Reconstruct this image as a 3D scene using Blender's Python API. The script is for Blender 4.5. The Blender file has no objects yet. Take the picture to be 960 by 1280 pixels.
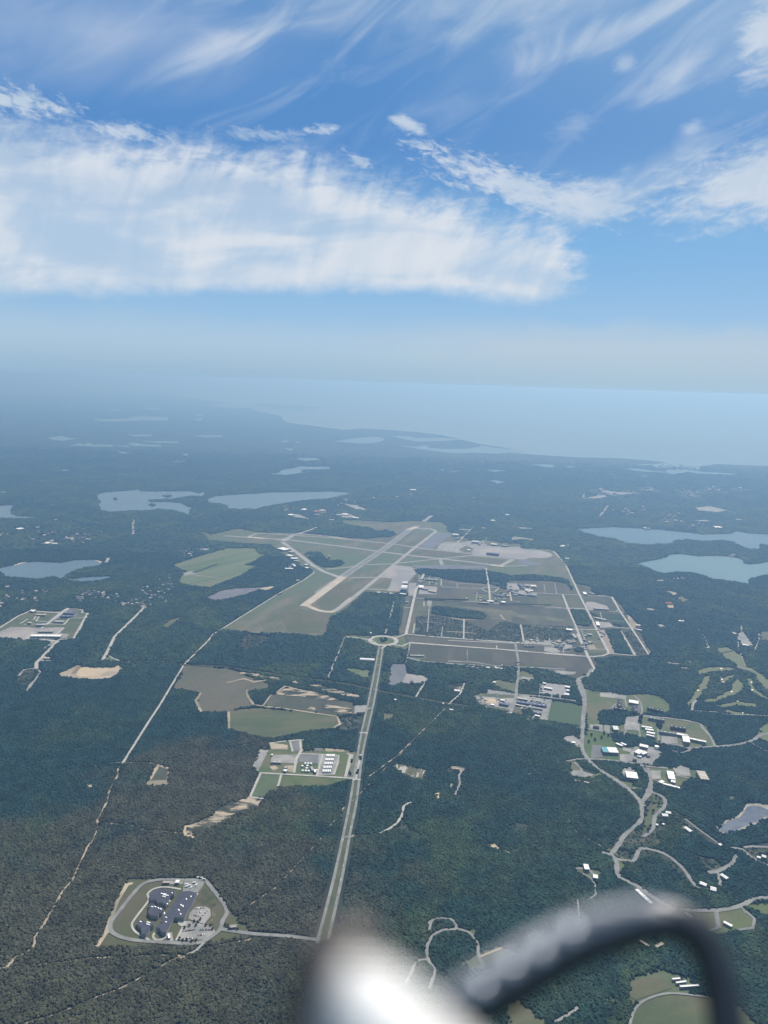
import bpy, bmesh, math, random
import numpy as np
from mathutils import Vector, Matrix
random.seed(7); rng = np.random.default_rng(11)
R = math.radians
SC = bpy.context.scene
COL = SC.collection

# ------------------------------------------------------------------ camera
CAM_H = 1400.0
FPX = 924.0
PITCH = math.atan(161.0/FPX); ROLL = math.atan(0.0312)
cF = Vector((0, math.cos(PITCH), -math.sin(PITCH)))
r0 = Vector((1, 0, 0)); u0 = r0.cross(cF)
cR = r0*math.cos(ROLL) + u0*math.sin(ROLL)
cU = u0*math.cos(ROLL) - r0*math.sin(ROLL)
cam = bpy.data.cameras.new('camera'); camo = bpy.data.objects.new('camera', cam); COL.objects.link(camo)
m = Matrix((cR, cU, -cF)).transposed().to_4x4(); m.translation = Vector((0, 0, CAM_H))
camo.matrix_world = m
cam.sensor_fit = 'VERTICAL'; cam.sensor_height = 36; cam.lens = FPX/1280*36
cam.clip_start = 0.01; cam.clip_end = 900000
cam.dof.use_dof = True; cam.dof.focus_distance = 6000; cam.dof.aperture_fstop = 7.2
SC.camera = camo

# ------------------------------------------------------------------ light
SUN_EL, SUN_AZ = R(52), R(28)            # azimuth measured from +Y towards +X
world = bpy.data.worlds.new('World'); SC.world = world; world.use_nodes = True
sun = bpy.data.lights.new('sun', 'SUN'); sun.energy = 4.6; sun.angle = R(0.5); sun.color = (1, .96, .9)
suno = bpy.data.objects.new('sun', sun); COL.objects.link(suno)
sd = Vector((math.sin(SUN_AZ)*math.cos(SUN_EL), math.cos(SUN_AZ)*math.cos(SUN_EL), math.sin(SUN_EL)))
suno.rotation_euler = sd.to_track_quat('Z', 'Y').to_euler()
suno.location = (0, 0, CAM_H)
SC.view_settings.view_transform = 'Standard'; SC.view_settings.look = 'None'
SC.view_settings.gamma = 1; SC.view_settings.exposure = 0.55; SC.view_settings.use_curve_mapping = False
SC.cycles.use_denoising = True
SC.cycles.max_bounces = 6; SC.cycles.diffuse_bounces = 2; SC.cycles.glossy_bounces = 2; SC.cycles.volume_bounces = 0
SC.cycles.sample_clamp_indirect = 4
HAZE_D = 9.0e-5
HAZE_C = (0.225, 0.44, 0.77); HAZE_A = (0.38, 0.26, 0.0); HAZE_G = 0.42

# ------------------------------------------------------------------ node helper
class NT:
    def __init__(s, nt): s.nt = nt; s.n = nt.nodes; s.l = nt.links
    def new(s, t, **kw):
        o = s.n.new(t)
        for k, v in kw.items(): setattr(o, k, v)
        return o
    def put(s, inp, v):
        if v is None: return
        if hasattr(v, 'is_output'): s.l.new(v, inp)
        else: inp.default_value = v
    def m(s, op, a, b=None, c=None, clamp=False):
        o = s.new('ShaderNodeMath', operation=op, use_clamp=clamp)
        for i, v in enumerate((a, b, c)): s.put(o.inputs[i], v)
        return o.outputs[0]
    def vec(s, x, y, z=0.0):
        o = s.new('ShaderNodeCombineXYZ')
        for i, v in enumerate((x, y, z)): s.put(o.inputs[i], v)
        return o.outputs[0]
    def noise(s, v, scale, detail=4, rough=.55, dist=0.0, lac=2.0):
        o = s.new('ShaderNodeTexNoise'); s.put(o.inputs['Vector'], v)
        o.inputs['Scale'].default_value = scale; o.inputs['Detail'].default_value = detail
        o.inputs['Roughness'].default_value = rough; o.inputs['Distortion'].default_value = dist
        o.inputs['Lacunarity'].default_value = lac
        return o.outputs['Fac']
    def ss(s, x, lo, hi):
        o = s.new('ShaderNodeMapRange', interpolation_type='SMOOTHSTEP')
        s.put(o.inputs[0], x); s.put(o.inputs[1], lo); s.put(o.inputs[2], hi)
        return o.outputs[0]
    def mix(s, f, a, b):
        o = s.new('ShaderNodeMix', data_type='RGBA')
        s.put(o.inputs[0], f)
        for i, v in ((6, a), (7, b)):
            if isinstance(v, (tuple, list)) and len(v) == 3: v = (*v, 1)
            s.put(o.inputs[i], v)
        return o.outputs[2]

def px2azel(x, y):
    d = cF + cR*((x-480)/FPX) + cU*((640-y)/FPX)
    return math.degrees(math.atan2(d.x, d.y)), math.degrees(math.atan2(d.z, math.hypot(d.x, d.y)))

# ------------------------------------------------------------------ sky with clouds (world space direction only)
def build_world():
    w = NT(world.node_tree); w.n.clear()
    out = w.new('ShaderNodeOutputWorld'); bg = w.new('ShaderNodeBackground'); w.l.new(bg.outputs[0], out.inputs[0])
    sky = w.new('ShaderNodeTexSky', sky_type='NISHITA', sun_disc=False)
    sky.sun_elevation = SUN_EL; sky.sun_rotation = SUN_AZ
    sky.altitude = 1400; sky.air_density = 1.0; sky.dust_density = 0.6; sky.ozone_density = 2.0
    bg.inputs[1].default_value = 0.10
    tc = w.new('ShaderNodeTexCoord')
    sp = w.new('ShaderNodeSeparateXYZ'); w.l.new(tc.outputs['Generated'], sp.inputs[0])
    X, Y, Z = sp.outputs
    az = w.m('MULTIPLY', w.m('ARCTAN2', X, Y), 57.2958)
    hor = w.m('SQRT', w.m('ADD', w.m('MULTIPLY', X, X), w.m('MULTIPLY', Y, Y)))
    el = w.m('MULTIPLY', w.m('ARCTAN2', Z, hor), 57.2958)
    def curve(x, pts, lo=-45, hi=45, vlo=0, vhi=40):
        # float curve from (az -> el) control points
        t = w.m('DIVIDE', w.m('SUBTRACT', x, lo), hi-lo, clamp=True)
        fc = w.new('ShaderNodeFloatCurve'); w.l.new(t, fc.inputs['Value'])
        cv = fc.mapping.curves[0]
        ps = [((a-lo)/(hi-lo), (b-vlo)/(vhi-vlo)) for a, b in pts]
        cv.points[0].location = ps[0]; cv.points[1].location = ps[-1]
        for p in ps[1:-1]: cv.points.new(*p)
        fc.mapping.update()
        return w.m('ADD', w.m('MULTIPLY', fc.outputs[0], vhi-vlo), vlo)
    def rot(ang, sx, sy, ox=0.0, oy=0.0):
        c, s = math.cos(R(ang)), math.sin(R(ang))
        u = w.m('ADD', w.m('MULTIPLY', w.m('SUBTRACT', az, ox), c), w.m('MULTIPLY', w.m('SUBTRACT', el, oy), s))
        v = w.m('SUBTRACT', w.m('MULTIPLY', w.m('SUBTRACT', el, oy), c), w.m('MULTIPLY', w.m('SUBTRACT', az, ox), s))
        return w.m('MULTIPLY', u, sx), w.m('MULTIPLY', v, sy)
    def n_at(ang, sx, sy, seed, detail=6, rough=.6, dist=.3):
        u, v = rot(ang, sx, sy)
        return w.noise(w.vec(u, v, seed), 1.0, detail, rough, dist)
    # shared noises (degrees as coordinates)
    warp = w.m('SUBTRACT', n_at(0, .25, .35, 3.1, 5, .6, .5), .5)
    soft = n_at(4, .10, .34, 1.7, 5, .5, .5)
    streak = n_at(66, .16, .42, 5.3, 5, .52, .9)       # near vertical fall streaks
    fine = n_at(8, .55, 1.3, 9.2, 7, .62, .4)
    diag = n_at(27, .11, .38, 13.0, 5, .52, 1.0)         # streaks rising to the right
    ripple = n_at(-15, .9, 2.2, 21.0, 5, .62, .4)
    # --- large bank
    P = lambda l: [px2azel(*q) for q in l]
    top = P([(-160, 120), (0, 135), (60, 148), (120, 165), (200, 172), (300, 182), (380, 192), (450, 208), (520, 232), (600, 258), (680, 278), (735, 318), (790, 350), (1000, 372)])
    bot = P([(-160, 362), (0, 368), (120, 367), (260, 365), (400, 362), (500, 362), (600, 374), (680, 378), (735, 366), (790, 352), (1000, 374)])
    te = curve(az, top); be = curve(az, bot)
    tw = w.m('ADD', te, w.m('MULTIPLY', w.m('SUBTRACT', streak, .5), 3.2))
    tw = w.m('ADD', tw, w.m('MULTIPLY', w.m('SUBTRACT', fine, .5), 4.4))
    bw = w.m('ADD', be, w.m('MULTIPLY', warp, 1.8))
    up = w.ss(w.m('SUBTRACT', tw, el), -1.0, 2.6)
    dn = w.ss(w.m('SUBTRACT', el, bw), -.5, .9)
    # right end of the bank
    ex = w.m('ADD', px2azel(735, 330)[0], w.m('MULTIPLY', w.m('SUBTRACT', fine, .5), 5.0))
    end = w.ss(w.m('SUBTRACT', ex, az), -.6, 2.2)
    lump = w.m('ADD', .70, w.m('MULTIPLY', w.ss(w.m('ADD', w.m('MULTIPLY', soft, .8), w.m('MULTIPLY', streak, .2)), .38, .60), .38))
    bank = w.m('MULTIPLY', w.m('MULTIPLY', up, dn), w.m('MULTIPLY', end, lump))
    dens = bank
    def blob(px, py, rx, ry, ang, nz, amp, lo, hi, gain, soft_=1.0):
        nonlocal dens
        ox, oy = px2azel(px, py)
        u, v = rot(ang, 1/(rx*.0588), 1/(ry*.0588), ox, oy)
        r = w.m('SQRT', w.m('ADD', w.m('MULTIPLY', u, u), w.m('MULTIPLY', v, v)))
        f = w.m('ADD', w.m('SUBTRACT', 1.0, r), w.m('MULTIPLY', w.m('SUBTRACT', nz, .5), amp))
        d = w.m('MULTIPLY', w.ss(f, lo, hi), gain)
        # screen-combine
        dens = w.m('SUBTRACT', 1.0, w.m('MULTIPLY', w.m('SUBTRACT', 1.0, dens), w.m('SUBTRACT', 1.0, d)))
    # small cumulus crumbs on the bank's upper rim
    for q in [(20, 125, 60, 16, 0, .9), (160, 165, 50, 10, 0, .8), (330, 168, 60, 8, 0, .5), (405, 161, 26, 6, 5, .8), (447, 200, 22, 9, -20, .7)]:
        blob(q[0], q[1], q[2], q[3], q[4], ripple, 3.2, -.1, 1.0, q[5])
    # rippled band and right-hand cloud
    blob(640, 232, 130, 24, -17, ripple, 2.6, -.1, .9, .85)
    blob(730, 252, 85, 30, -4, fine, 2.0, -.2, .9, .85)
    blob(810, 215, 120, 30, 30, diag, 2.6, 0.0, 1.2, .5)
    blob(950, 228, 120, 50, 6, fine, 1.7, -.1, .8, .95)
    blob(512, 156, 30, 9, -22, fine, 2.0, -.1, .8, .9)
    blob(530, 182, 38, 12, -10, ripple, 3.2, .1, 1.1, .65)
    # top-left veil with its bright curved streak
    blob(110, 40, 330, 75, 3, diag, 1.0, -.1, 1.5, .55)
    blob(262, 62, 105, 20, 24, diag, 1.8, -.1, 1.1, .75)
    # top-right wisps
    blob(600, 5, 330, 60, 6, diag, 2.6, 0.0, 1.5, .7)
    blob(800, 25, 190, 22, 16, diag, 2.2, 0.0, 1.2, .65)
    blob(845, 100, 80, 26, 38, diag, 3.0, .15, 1.5, .7)
    blob(965, 35, 45, 60, 0, fine, 1.8, -.1, .9, .9)
    blob(715, 160, 40, 20, 20, fine, 1.8, 0, 1.1, .3)
    blob(864, 160, 18, 11, 10, fine, 1.5, 0, .9, .5)
    blob(782, 78, 18, 13, 0, fine, 1.5, 0, .9, .45)
    # high thin veil everywhere above the blue gap
    veil = w.m('MULTIPLY', w.ss(w.m('ADD', diag, w.m('MULTIPLY', w.m('SUBTRACT', el, 20), .02)), .42, .85), .35)
    dens = w.m('MAXIMUM', dens, veil)
    # low pale layer above the horizon
    low = w.m('MULTIPLY', w.ss(w.m('ADD', el, w.m('MULTIPLY', warp, 2.2)), 5.4, 3.0), w.m('ADD', .30, w.m('MULTIPLY', w.ss(w.m('ADD', az, w.m('MULTIPLY', warp, 20)), -4, 10), .50)))
    low = w.m('MULTIPLY', low, w.ss(el, -1.0, .6))
    # cloud brightness: lit tops, greyer base
    k = w.ss(w.m('ADD', w.m('MULTIPLY', soft, .6), w.m('MULTIPLY', streak, .4)), .3, .68)
    SCL = 1/(bg.inputs[1].default_value*2**SC.view_settings.exposure)
    def sc3(c): return tuple(q*SCL for q in c)
    g = w.mix(w.ss(el, 1.0, 4.5), sc3((.36, .53, .71)), sc3((.30, .50, .73)))
    g = w.mix(w.ss(el, 3.5, 10), g, sc3((.18, .42, .72)))
    g = w.mix(w.ss(el, 9, 17), g, sc3((.085, .255, .57)))
    g = w.mix(w.ss(w.m('ADD', el, w.m('MULTIPLY', az, .12)), 19, 26), g, sc3((.14, .31, .58)))
    c = w.mix(.92, sky.outputs[0], g)
    c = w.mix(w.m('MULTIPLY', w.ss(az, -6, 26), .22), c, sc3((.35, .55, .80)))
    c = w.mix(low, c, sc3((.50, .61, .71)))
    c = w.mix(w.m('MULTIPLY', w.ss(el, 3.2, -.2), .95), c, w.mix(w.ss(az, -25, 22), sc3((.31, .48, .645)), sc3((.39, .55, .68))))
    ccol = w.mix(k, sc3((.54, .65, .77)), sc3((.70, .755, .835)))
    c = w.mix(w.m('MINIMUM', w.m('MULTIPLY', dens, .95), 1.0), c, ccol)
    w.l.new(c, bg.inputs[0])
build_world()

# ------------------------------------------------------------------ pixel -> ground helpers (each traced feature lies at its true place on the ground)
def G(x, y, z=0.0):
    d = cF + cR*((x-480)/FPX) + cU*((640-y)/FPX)
    t = (z-CAM_H)/d.z
    return Vector((d.x*t, d.y*t, z))
class Crop:
    def __init__(s, x0, y0, k): s.a = (x0, y0, k)
    def __call__(s, *pts): x0, y0, k = s.a; return [(x0+p/k, y0+q/k) for p, q in pts]
FULL = Crop(0, 0, 1)
A_ = Crop(0, 460, 3); B_ = Crop(320, 460, 3); C_ = Crop(640, 460, 3); D_ = Crop(200, 620, 4); E_ = Crop(420, 620, 4)
F_ = Crop(620, 640, 4); G_ = Crop(0, 700, 4); H_ = Crop(720, 640, 4); I_ = Crop(200, 780, 4); J_ = Crop(420, 780, 4)
K_ = Crop(580, 780, 4.8); L_ = Crop(760, 780, 4.8); M_ = Crop(680, 850, 4.8); N_ = Crop(720, 960, 4); O_ = Crop(440, 920, 4)
Q_ = Crop(100, 900, 4); R_ = Crop(100, 1070, 960/220); S_ = Crop(300, 900, 6); T_ = Crop(340, 1080, 3); U_ = Crop(600, 1080, 960/360)
V_ = Crop(0, 1000, 3); a_ = Crop(480, 690, 6); b_ = Crop(600, 690, 6); c_ = Crop(680, 730, 6); d_ = Crop(560, 640, 6)
e_ = Crop(560, 800, 6); f_ = Crop(700, 850, 6); g_ = Crop(800, 850, 6); h_ = Crop(120, 1085, 4.8); i_ = Crop(0, 640, 6)
j_ = Crop(0, 750, 6); k_ = Crop(300, 820, 6); l_ = Crop(800, 980, 6); m_ = Crop(800, 1100, 6); n_ = Crop(330, 640, 8); o_ = Crop(340, 600, 8)
p_ = Crop(700, 590, 960/260)

def tag(o, label=None, cat=None, group=None, kind=None):
    if label: o['label'] = label
    if cat: o['category'] = cat
    if group: o['group'] = group
    if kind: o['kind'] = kind
    return o
def mesh_obj(name, verts, faces, mat, parent=None, mats=None, fm=None):
    me = bpy.data.meshes.new(name); me.from_pydata([tuple(v) for v in verts], [], faces)
    for mm in (mats or [mat]): me.materials.append(mm)
    if fm: me.polygons.foreach_set('material_index', fm)
    me.validate(); me.update()
    o = bpy.data.objects.new(name, me); COL.objects.link(o)
    if parent: o.parent = parent
    return o

# ------------------------------------------------------------------ materials
MATS = {}
ALB = .64     # all ground colours were read off the sunlit photograph; this brings them to real reflectances
def mat(name, c1, c2=None, scale=.02, rough=.9, spec=.2, c3=None, s3=.002, lo=.35, hi=.65, stretch=None, detail=5, fine=0.0, fs=.3, metallic=0.0):
    if name in MATS: return MATS[name]
    if max(c1) < .66: c1, c2, c3 = [tuple(q*ALB for q in c) if c else c for c in (c1, c2, c3)]
    mm = bpy.data.materials.new(name); mm.use_nodes = True; t = NT(mm.node_tree)
    b = t.n['Principled BSDF']; b.inputs['Roughness'].default_value = rough; b.inputs['Specular IOR Level'].default_value = spec
    b.inputs['Metallic'].default_value = metallic
    geo = t.new('ShaderNodeNewGeometry'); pos = geo.outputs['Position']
    if stretch:
        mp = t.new('ShaderNodeMapping', vector_type='TEXTURE'); t.l.new(pos, mp.inputs[0])
        mp.inputs['Rotation'].default_value = (0, 0, R(stretch[0])); mp.inputs['Scale'].default_value = (stretch[1], 1, 1); pos = mp.outputs[0]
    col = (*c1, 1)
    if c2: col = t.mix(t.ss(t.noise(pos, scale, detail, .6, .3), lo, hi), c1, c2)
    if c3: col = t.mix(t.ss(t.noise(pos, s3, 4, .55, .4), .42, .62), col, c3)
    if fine:
        f = t.noise(geo.outputs['Position'], fs, 2, .7)
        mu = t.new('ShaderNodeMix', data_type='RGBA', blend_type='MULTIPLY'); mu.inputs[0].default_value = 1
        g = t.m('ADD', 1-fine, t.m('MULTIPLY', f, 2*fine)); gc = t.new('ShaderNodeCombineColor')
        for i in range(3): t.l.new(g, gc.inputs[i])
        t.put(mu.inputs[6], col); t.l.new(gc.outputs[0], mu.inputs[7]); col = mu.outputs[2]
    t.put(b.inputs['Base Color'], col)
    MATS[name] = mm
    return mm

def forest_color(t, pos):
    """kinds of wood on the ground: teal pine stands, green oak, brown thinned oak - by place on the ground"""
    big = t.noise(pos, .0011, 5, .6, .5); mid = t.noise(pos, .006, 5, .6, .3); sm = t.noise(pos, .05, 3, .6)
    c = t.mix(t.ss(mid, .38, .62), (.016, .041, .034), (.029, .053, .034))
    c = t.mix(t.ss(t.noise(pos, .0028, 4, .6, .8), .52, .58), c, (.037, .063, .033))
    c = t.mix(t.ss(big, .49, .55), c, (.015, .040, .038))
    # browner oak patch around the compound, centred on the ground
    g0 = G(235, 1075); sp = t.new('ShaderNodeSeparateXYZ'); t.l.new(pos, sp.inputs[0])
    def patch(x, y, rx, ry):
        g = G(x, y); a = t.m('DIVIDE', t.m('SUBTRACT', sp.outputs[0], g.x), rx); b = t.m('DIVIDE', t.m('SUBTRACT', sp.outputs[1], g.y), ry)
        r = t.m('SQRT', t.m('ADD', t.m('MULTIPLY', a, a), t.m('MULTIPLY', b, b)))
        return t.ss(t.m('ADD', t.m('SUBTRACT', 1, r), t.m('MULTIPLY', t.m('SUBTRACT', mid, .5), 1.6)), -.15, .5)
    pt = t.m('MAXIMUM', patch(130, 1170, 850, 620), patch(255, 990, 380, 480))
    c = t.mix(t.m('MULTIPLY', pt, .85), c, (.060, .057, .036))
    pp = patch(640, 780, 900, 1100)
    return c, sm, mid

def forest_mat(name, inst):
    mm = bpy.data.materials.new(name); mm.use_nodes = True; t = NT(mm.node_tree)
    b = t.n['Principled BSDF']; b.inputs['Roughness'].default_value = .85; b.inputs['Specular IOR Level'].default_value = .15
    geo = t.new('ShaderNodeNewGeometry'); pos = geo.outputs['Position']
    c, sm, mid = forest_color(t, pos)
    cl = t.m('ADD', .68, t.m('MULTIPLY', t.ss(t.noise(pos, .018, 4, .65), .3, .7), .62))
    if inst:
        oi = t.new('ShaderNodeObjectInfo')
        v = t.m('ADD', 1.0, t.m('MULTIPLY', oi.outputs['Random'], .55))
        v = t.m('MULTIPLY', v, t.m('ADD', .8, t.m('MULTIPLY', t.noise(pos, .5, 3, .7), .4)))
    else:
        v = t.m('ADD', .42, t.m('MULTIPLY', sm, .55))
        v = t.m('MULTIPLY', v, t.m('ADD', .55, t.m('MULTIPLY', mid, .9)))
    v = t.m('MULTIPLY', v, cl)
    cc = t.new('ShaderNodeCombineColor')
    for i in range(3): t.l.new(v, cc.inputs[i])
    mu = t.new('ShaderNodeMix', data_type='RGBA', blend_type='MULTIPLY'); mu.inputs[0].default_value = 1
    t.l.new(c, mu.inputs[6]); t.l.new(cc.outputs[0], mu.inputs[7])
    t.l.new(mu.outputs[2], b.inputs['Base Color'])
    if inst:
        tr = t.new('ShaderNodeBsdfTranslucent'); t.l.new(mu.outputs[2], tr.inputs[0])
        ms = t.new('ShaderNodeMixShader'); ms.inputs[0].default_value = .25
        out = t.n['Material Output']; t.l.new(b.outputs[0], ms.inputs[1]); t.l.new(tr.outputs[0], ms.inputs[2]); t.l.new(ms.outputs[0], out.inputs[0])
    return mm
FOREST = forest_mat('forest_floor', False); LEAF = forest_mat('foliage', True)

ROAD = mat('road_asphalt', (.32, .325, .31), (.23, .235, .23), .03, fine=.15)
ROADP = mat('pale_road', (.54, .53, .49), (.43, .43, .40), .03, fine=.1)
APRON = mat('apron_concrete', (.42, .39, .37), (.33, .31, .31), .006, fine=.15, c3=(.30, .30, .31), s3=.003)
APROND = mat('dark_apron', (.20, .21, .235), (.16, .17, .20), .008)
RUNWAY = mat('runway_asphalt', (.36, .365, .36), (.29, .295, .295), .01, stretch=None)
TAXI = mat('taxiway_asphalt', (.42, .42, .39), (.34, .34, .33), .01)
CONC = mat('threshold_concrete', (.60, .53, .44), (.52, .46, .39), .01)
SAND = mat('sand', (.55, .47, .36), (.40, .34, .26), .02, lo=.3, hi=.7, c3=(.30, .27, .2), s3=.01, stretch=(10, 4))
SANDB = mat('bright_sand', (.65, .53, .37), (.50, .41, .29), .015, stretch=(5, 4))
DIRT = mat('dirt_track', (.48, .42, .33), (.07, .08, .05), .03, lo=.42, hi=.58)
LOT = mat('car_park_asphalt', (.23, .235, .235), (.17, .175, .18), .02, fine=.2)
LOTP = mat('pale_yard', (.40, .39, .37), (.26, .27, .26), .015, fine=.2)
GRASS = mat('mown_grass', (.13, .165, .07), (.085, .13, .055), .015, c3=(.16, .155, .09), s3=.006, fine=.25, fs=.05)
GRASSB = mat('bright_grass', (.11, .16, .065), (.08, .13, .05), .01, fine=.1)
FIELDG = mat('farm_grass', (.165, .21, .10), (.105, .155, .07), .013, stretch=(52, 12), lo=.4, hi=.6, c3=(.17, .19, .105), s3=.004, fine=.25, fs=.03)
BROWN = mat('dry_grassland', (.185, .17, .115), (.105, .125, .075), .011, c3=(.11, .15, .08), s3=.002, stretch=(70, 3), fine=.3, fs=.035)
TAUPE = mat('heath', (.12, .12, .085), (.07, .085, .058), .008, c3=(.078, .08, .062), s3=.0035, stretch=(85, 2.5), fine=.28, fs=.035)
SCRUB = mat('scrub', (.04, .055, .038), (.12, .12, .09), .03, lo=.42, hi=.6, c3=(.045, .065, .045), s3=.004)
PURPLE = mat('heather', (.105, .10, .082), (.078, .08, .066), .012, c3=(.12, .115, .085), s3=.004, stretch=(85, 3), fine=.28, fs=.035)
OLIVE = mat('olive_grass', (.12, .13, .07), (.09, .11, .06), .01, c3=(.145, .13, .085), s3=.005, fine=.28, fs=.035)
GREENF = mat('dull_green_field', (.125, .145, .075), (.08, .11, .055), .016, c3=(.15, .14, .085), s3=.004, fine=.2, fs=.1, stretch=(12, 4))
BEACH = mat('pale_shore', (.48, .45, .38), (.32, .31, .26), .02)
BROKEN = mat('broken_sand', (.50, .42, .32), (.05, .06, .04), .035, lo=.42, hi=.55, stretch=(5, 3))

def water_mat(name, col, rough=.12, bump=.25, sc=.02):
    mm = bpy.data.materials.new(name); mm.use_nodes = True; t = NT(mm.node_tree)
    b = t.n['Principled BSDF']; b.inputs['Base Color'].default_value = (*col, 1); b.inputs['Roughness'].default_value = rough
    b.inputs['IOR'].default_value = 1.33
    geo = t.new('ShaderNodeNewGeometry')
    n = t.noise(geo.outputs['Position'], sc, 4, .6)
    v = t.noise(geo.outputs['Position'], sc*.1, 3, .5)
    c = t.mix(v, tuple(q*.85 for q in col), tuple(q*1.12 for q in col)); t.l.new(c, b.inputs['Base Color'])
    bp = t.new('ShaderNodeBump'); bp.inputs['Strength'].default_value = bump; bp.inputs['Distance'].default_value = 1.0
    t.l.new(n, bp.inputs['Height']); t.l.new(bp.outputs[0], b.inputs['Normal'])
    MATS[name] = mm
    return mm
SEA = water_mat('sea_water', (.12, .17, .18), .22, .3, .004)
LAKE = water_mat('pond_water', (.075, .12, .15), .25, .3, .02)
LAKET = water_mat('turquoise_water', (.085, .155, .17), .3, .3, .02)

# ------------------------------------------------------------------ ground sheets
MASK = []      # ('poly', pts Nx2, forest?) or ('road', pts, halfwidth)
ZI = [0]
def roughen(pts, amp, step):
    out = []
    n = len(pts)
    for i in range(n):
        a, b = pts[i], pts[(i+1) % n]; d = (b-a).length; k = max(1, min(14, int(d/step)))
        nn = Vector((-(b-a).y, (b-a).x)).normalized() if d > 0 else Vector((0, 0))
        for j in range(k):
            p = a.lerp(b, j/k)
            if j: p = p + nn*random.uniform(-amp, amp)
            out.append(p)
    return out
LV = {'field': .3, 'wood': .8, 'lot': 1.2, 'road': 1.7, 'water': .5}
def sheet(name, pxs, material, lv='field', clear=True, forest=False, rough=None, z=None, mask=True):
    ZI[0] += 1
    zz = z if z is not None else LV[lv] + ZI[0]*.0015
    pts = [G(x, y).to_2d() for x, y in pxs]
    if rough: pts = roughen(pts, rough[0], rough[1])
    a = sum(pts[i].x*pts[(i+1) % len(pts)].y-pts[(i+1) % len(pts)].x*pts[i].y for i in range(len(pts)))
    if a < 0: pts = pts[::-1]
    o = mesh_obj(name, [(p.x, p.y, zz) for p in pts], [list(range(len(pts)))], material)
    tag(o, kind='structure')
    if mask: MASK.append(('poly', np.array([(p.x, p.y) for p in pts]), .10 if material == SCRUB else float(forest)))
    return o
def smooth(ps, n):
    out = []
    for i in range(len(ps)-1):
        p0 = ps[max(i-1, 0)]; p1 = ps[i]; p2 = ps[i+1]; p3 = ps[min(i+2, len(ps)-1)]
        for j in range(n):
            t = j/n
            out.append(.5*((2*p1)+(p2-p0)*t+(2*p0-5*p1+4*p2-p3)*t*t+(3*p1-p0-3*p2+p3)*t**3))
    out.append(ps[-1]); return out
def road(name, pxs, width, material=None, sm=0, extra=2.0, wob=0.0, lv='road', mask=True):
    if name == 'dirt_track': width *= .62; extra = .6
    material = material or ROAD
    ZI[0] += 1; zz = LV[lv] + ZI[0]*.0015
    ps = [G(x, y).to_2d() for x, y in pxs]
    if sm: ps = smooth(ps, sm)
    V, F = [], []
    for i, p in enumerate(ps):
        t = (ps[min(i+1, len(ps)-1)]-ps[max(i-1, 0)]).normalized(); nn = Vector((-t.y, t.x))
        k = 1.0
        if 0 < i < len(ps)-1:
            t1 = (ps[i]-ps[i-1]).normalized(); k = 1/max(.5, abs(t.dot(t1)))
        w = width*.5*k*(1+(random.uniform(-wob, wob) if wob else 0))
        V += [(p.x-nn.x*w, p.y-nn.y*w, zz), (p.x+nn.x*w, p.y+nn.y*w, zz)]
        if i: F.append((2*i-2, 2*i, 2*i+1, 2*i-1))
    # faces wound upward
    o = mesh_obj(name, V, F, material)
    tag(o, kind='structure')
    if mask: MASK.append(('road', np.array([(p.x, p.y) for p in ps]), width*.5+extra))
    return o

# base sheets
def disc(name, r, z, material, n=128):
    return tag(mesh_obj(name, [(r*math.cos(i*2*math.pi/n), r*math.sin(i*2*math.pi/n), z) for i in range(n)], [list(range(n))], material), kind='structure')
disc('sea_bed', 420000, -6.0, mat('sea_bed_sand', (.2, .22, .2)))
disc('sea', 420000, -2.0, SEA)
# ------------------------------------------------------------------ land, sea shore, ponds
land_px = [(-700, 458), (0, 470), (60, 472)] + A_((330, 47), (480, 65), (560, 80), (640, 100), (760, 118), (860, 131)) + \
  B_((-20, 146), (0, 160), (100, 180), (95, 190), (120, 205), (200, 215), (330, 232), (400, 227), (500, 232), (600, 240), (700, 252), (770, 268), (840, 285), (960, 303)) + \
  C_((20, 308), (42, 317), (0, 319), (130, 328), (250, 335), (400, 338), (500, 345), (580, 355), (530, 360), (450, 358), (540, 372), (585, 378), (595, 396), (612, 384), (660, 383), (720, 388), (700, 372), (760, 360), (960, 367)) + [(1400, 610), (3000, 760), (3000, 3000)]
_lp = [G(x, y).to_2d() for x, y in land_px] + [Vector((9000, -6000)), Vector((-40000, -6000)), Vector((-160000, 60000))]
_a = sum(_lp[i].x*_lp[(i+1) % len(_lp)].y-_lp[(i+1) % len(_lp)].x*_lp[i].y for i in range(len(_lp)))
if _a < 0: _lp = _lp[::-1]
tag(mesh_obj('ground', [(p.x, p.y, 0) for p in _lp], [list(range(len(_lp)))], FOREST), kind='structure')
def pond(name, pxs, material=None, rough=None): return sheet(name, pxs, material or LAKE, 'water', rough=rough)
def island(pxs): return sheet('island_ground', pxs, FOREST, 'wood', forest=True)
pond('lagoon', A_((795, 137), (830, 132), (960, 137)) + B_((60, 140), (240, 146), (250, 150), (170, 165), (100, 165), (0, 152)) + A_((900, 150), (830, 148)))
tag(sheet('spit_ground', B_((0, 133), (100, 140), (240, 146), (246, 150), (180, 152), (90, 148), (0, 141)), FOREST, 'wood'), kind='structure')
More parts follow.
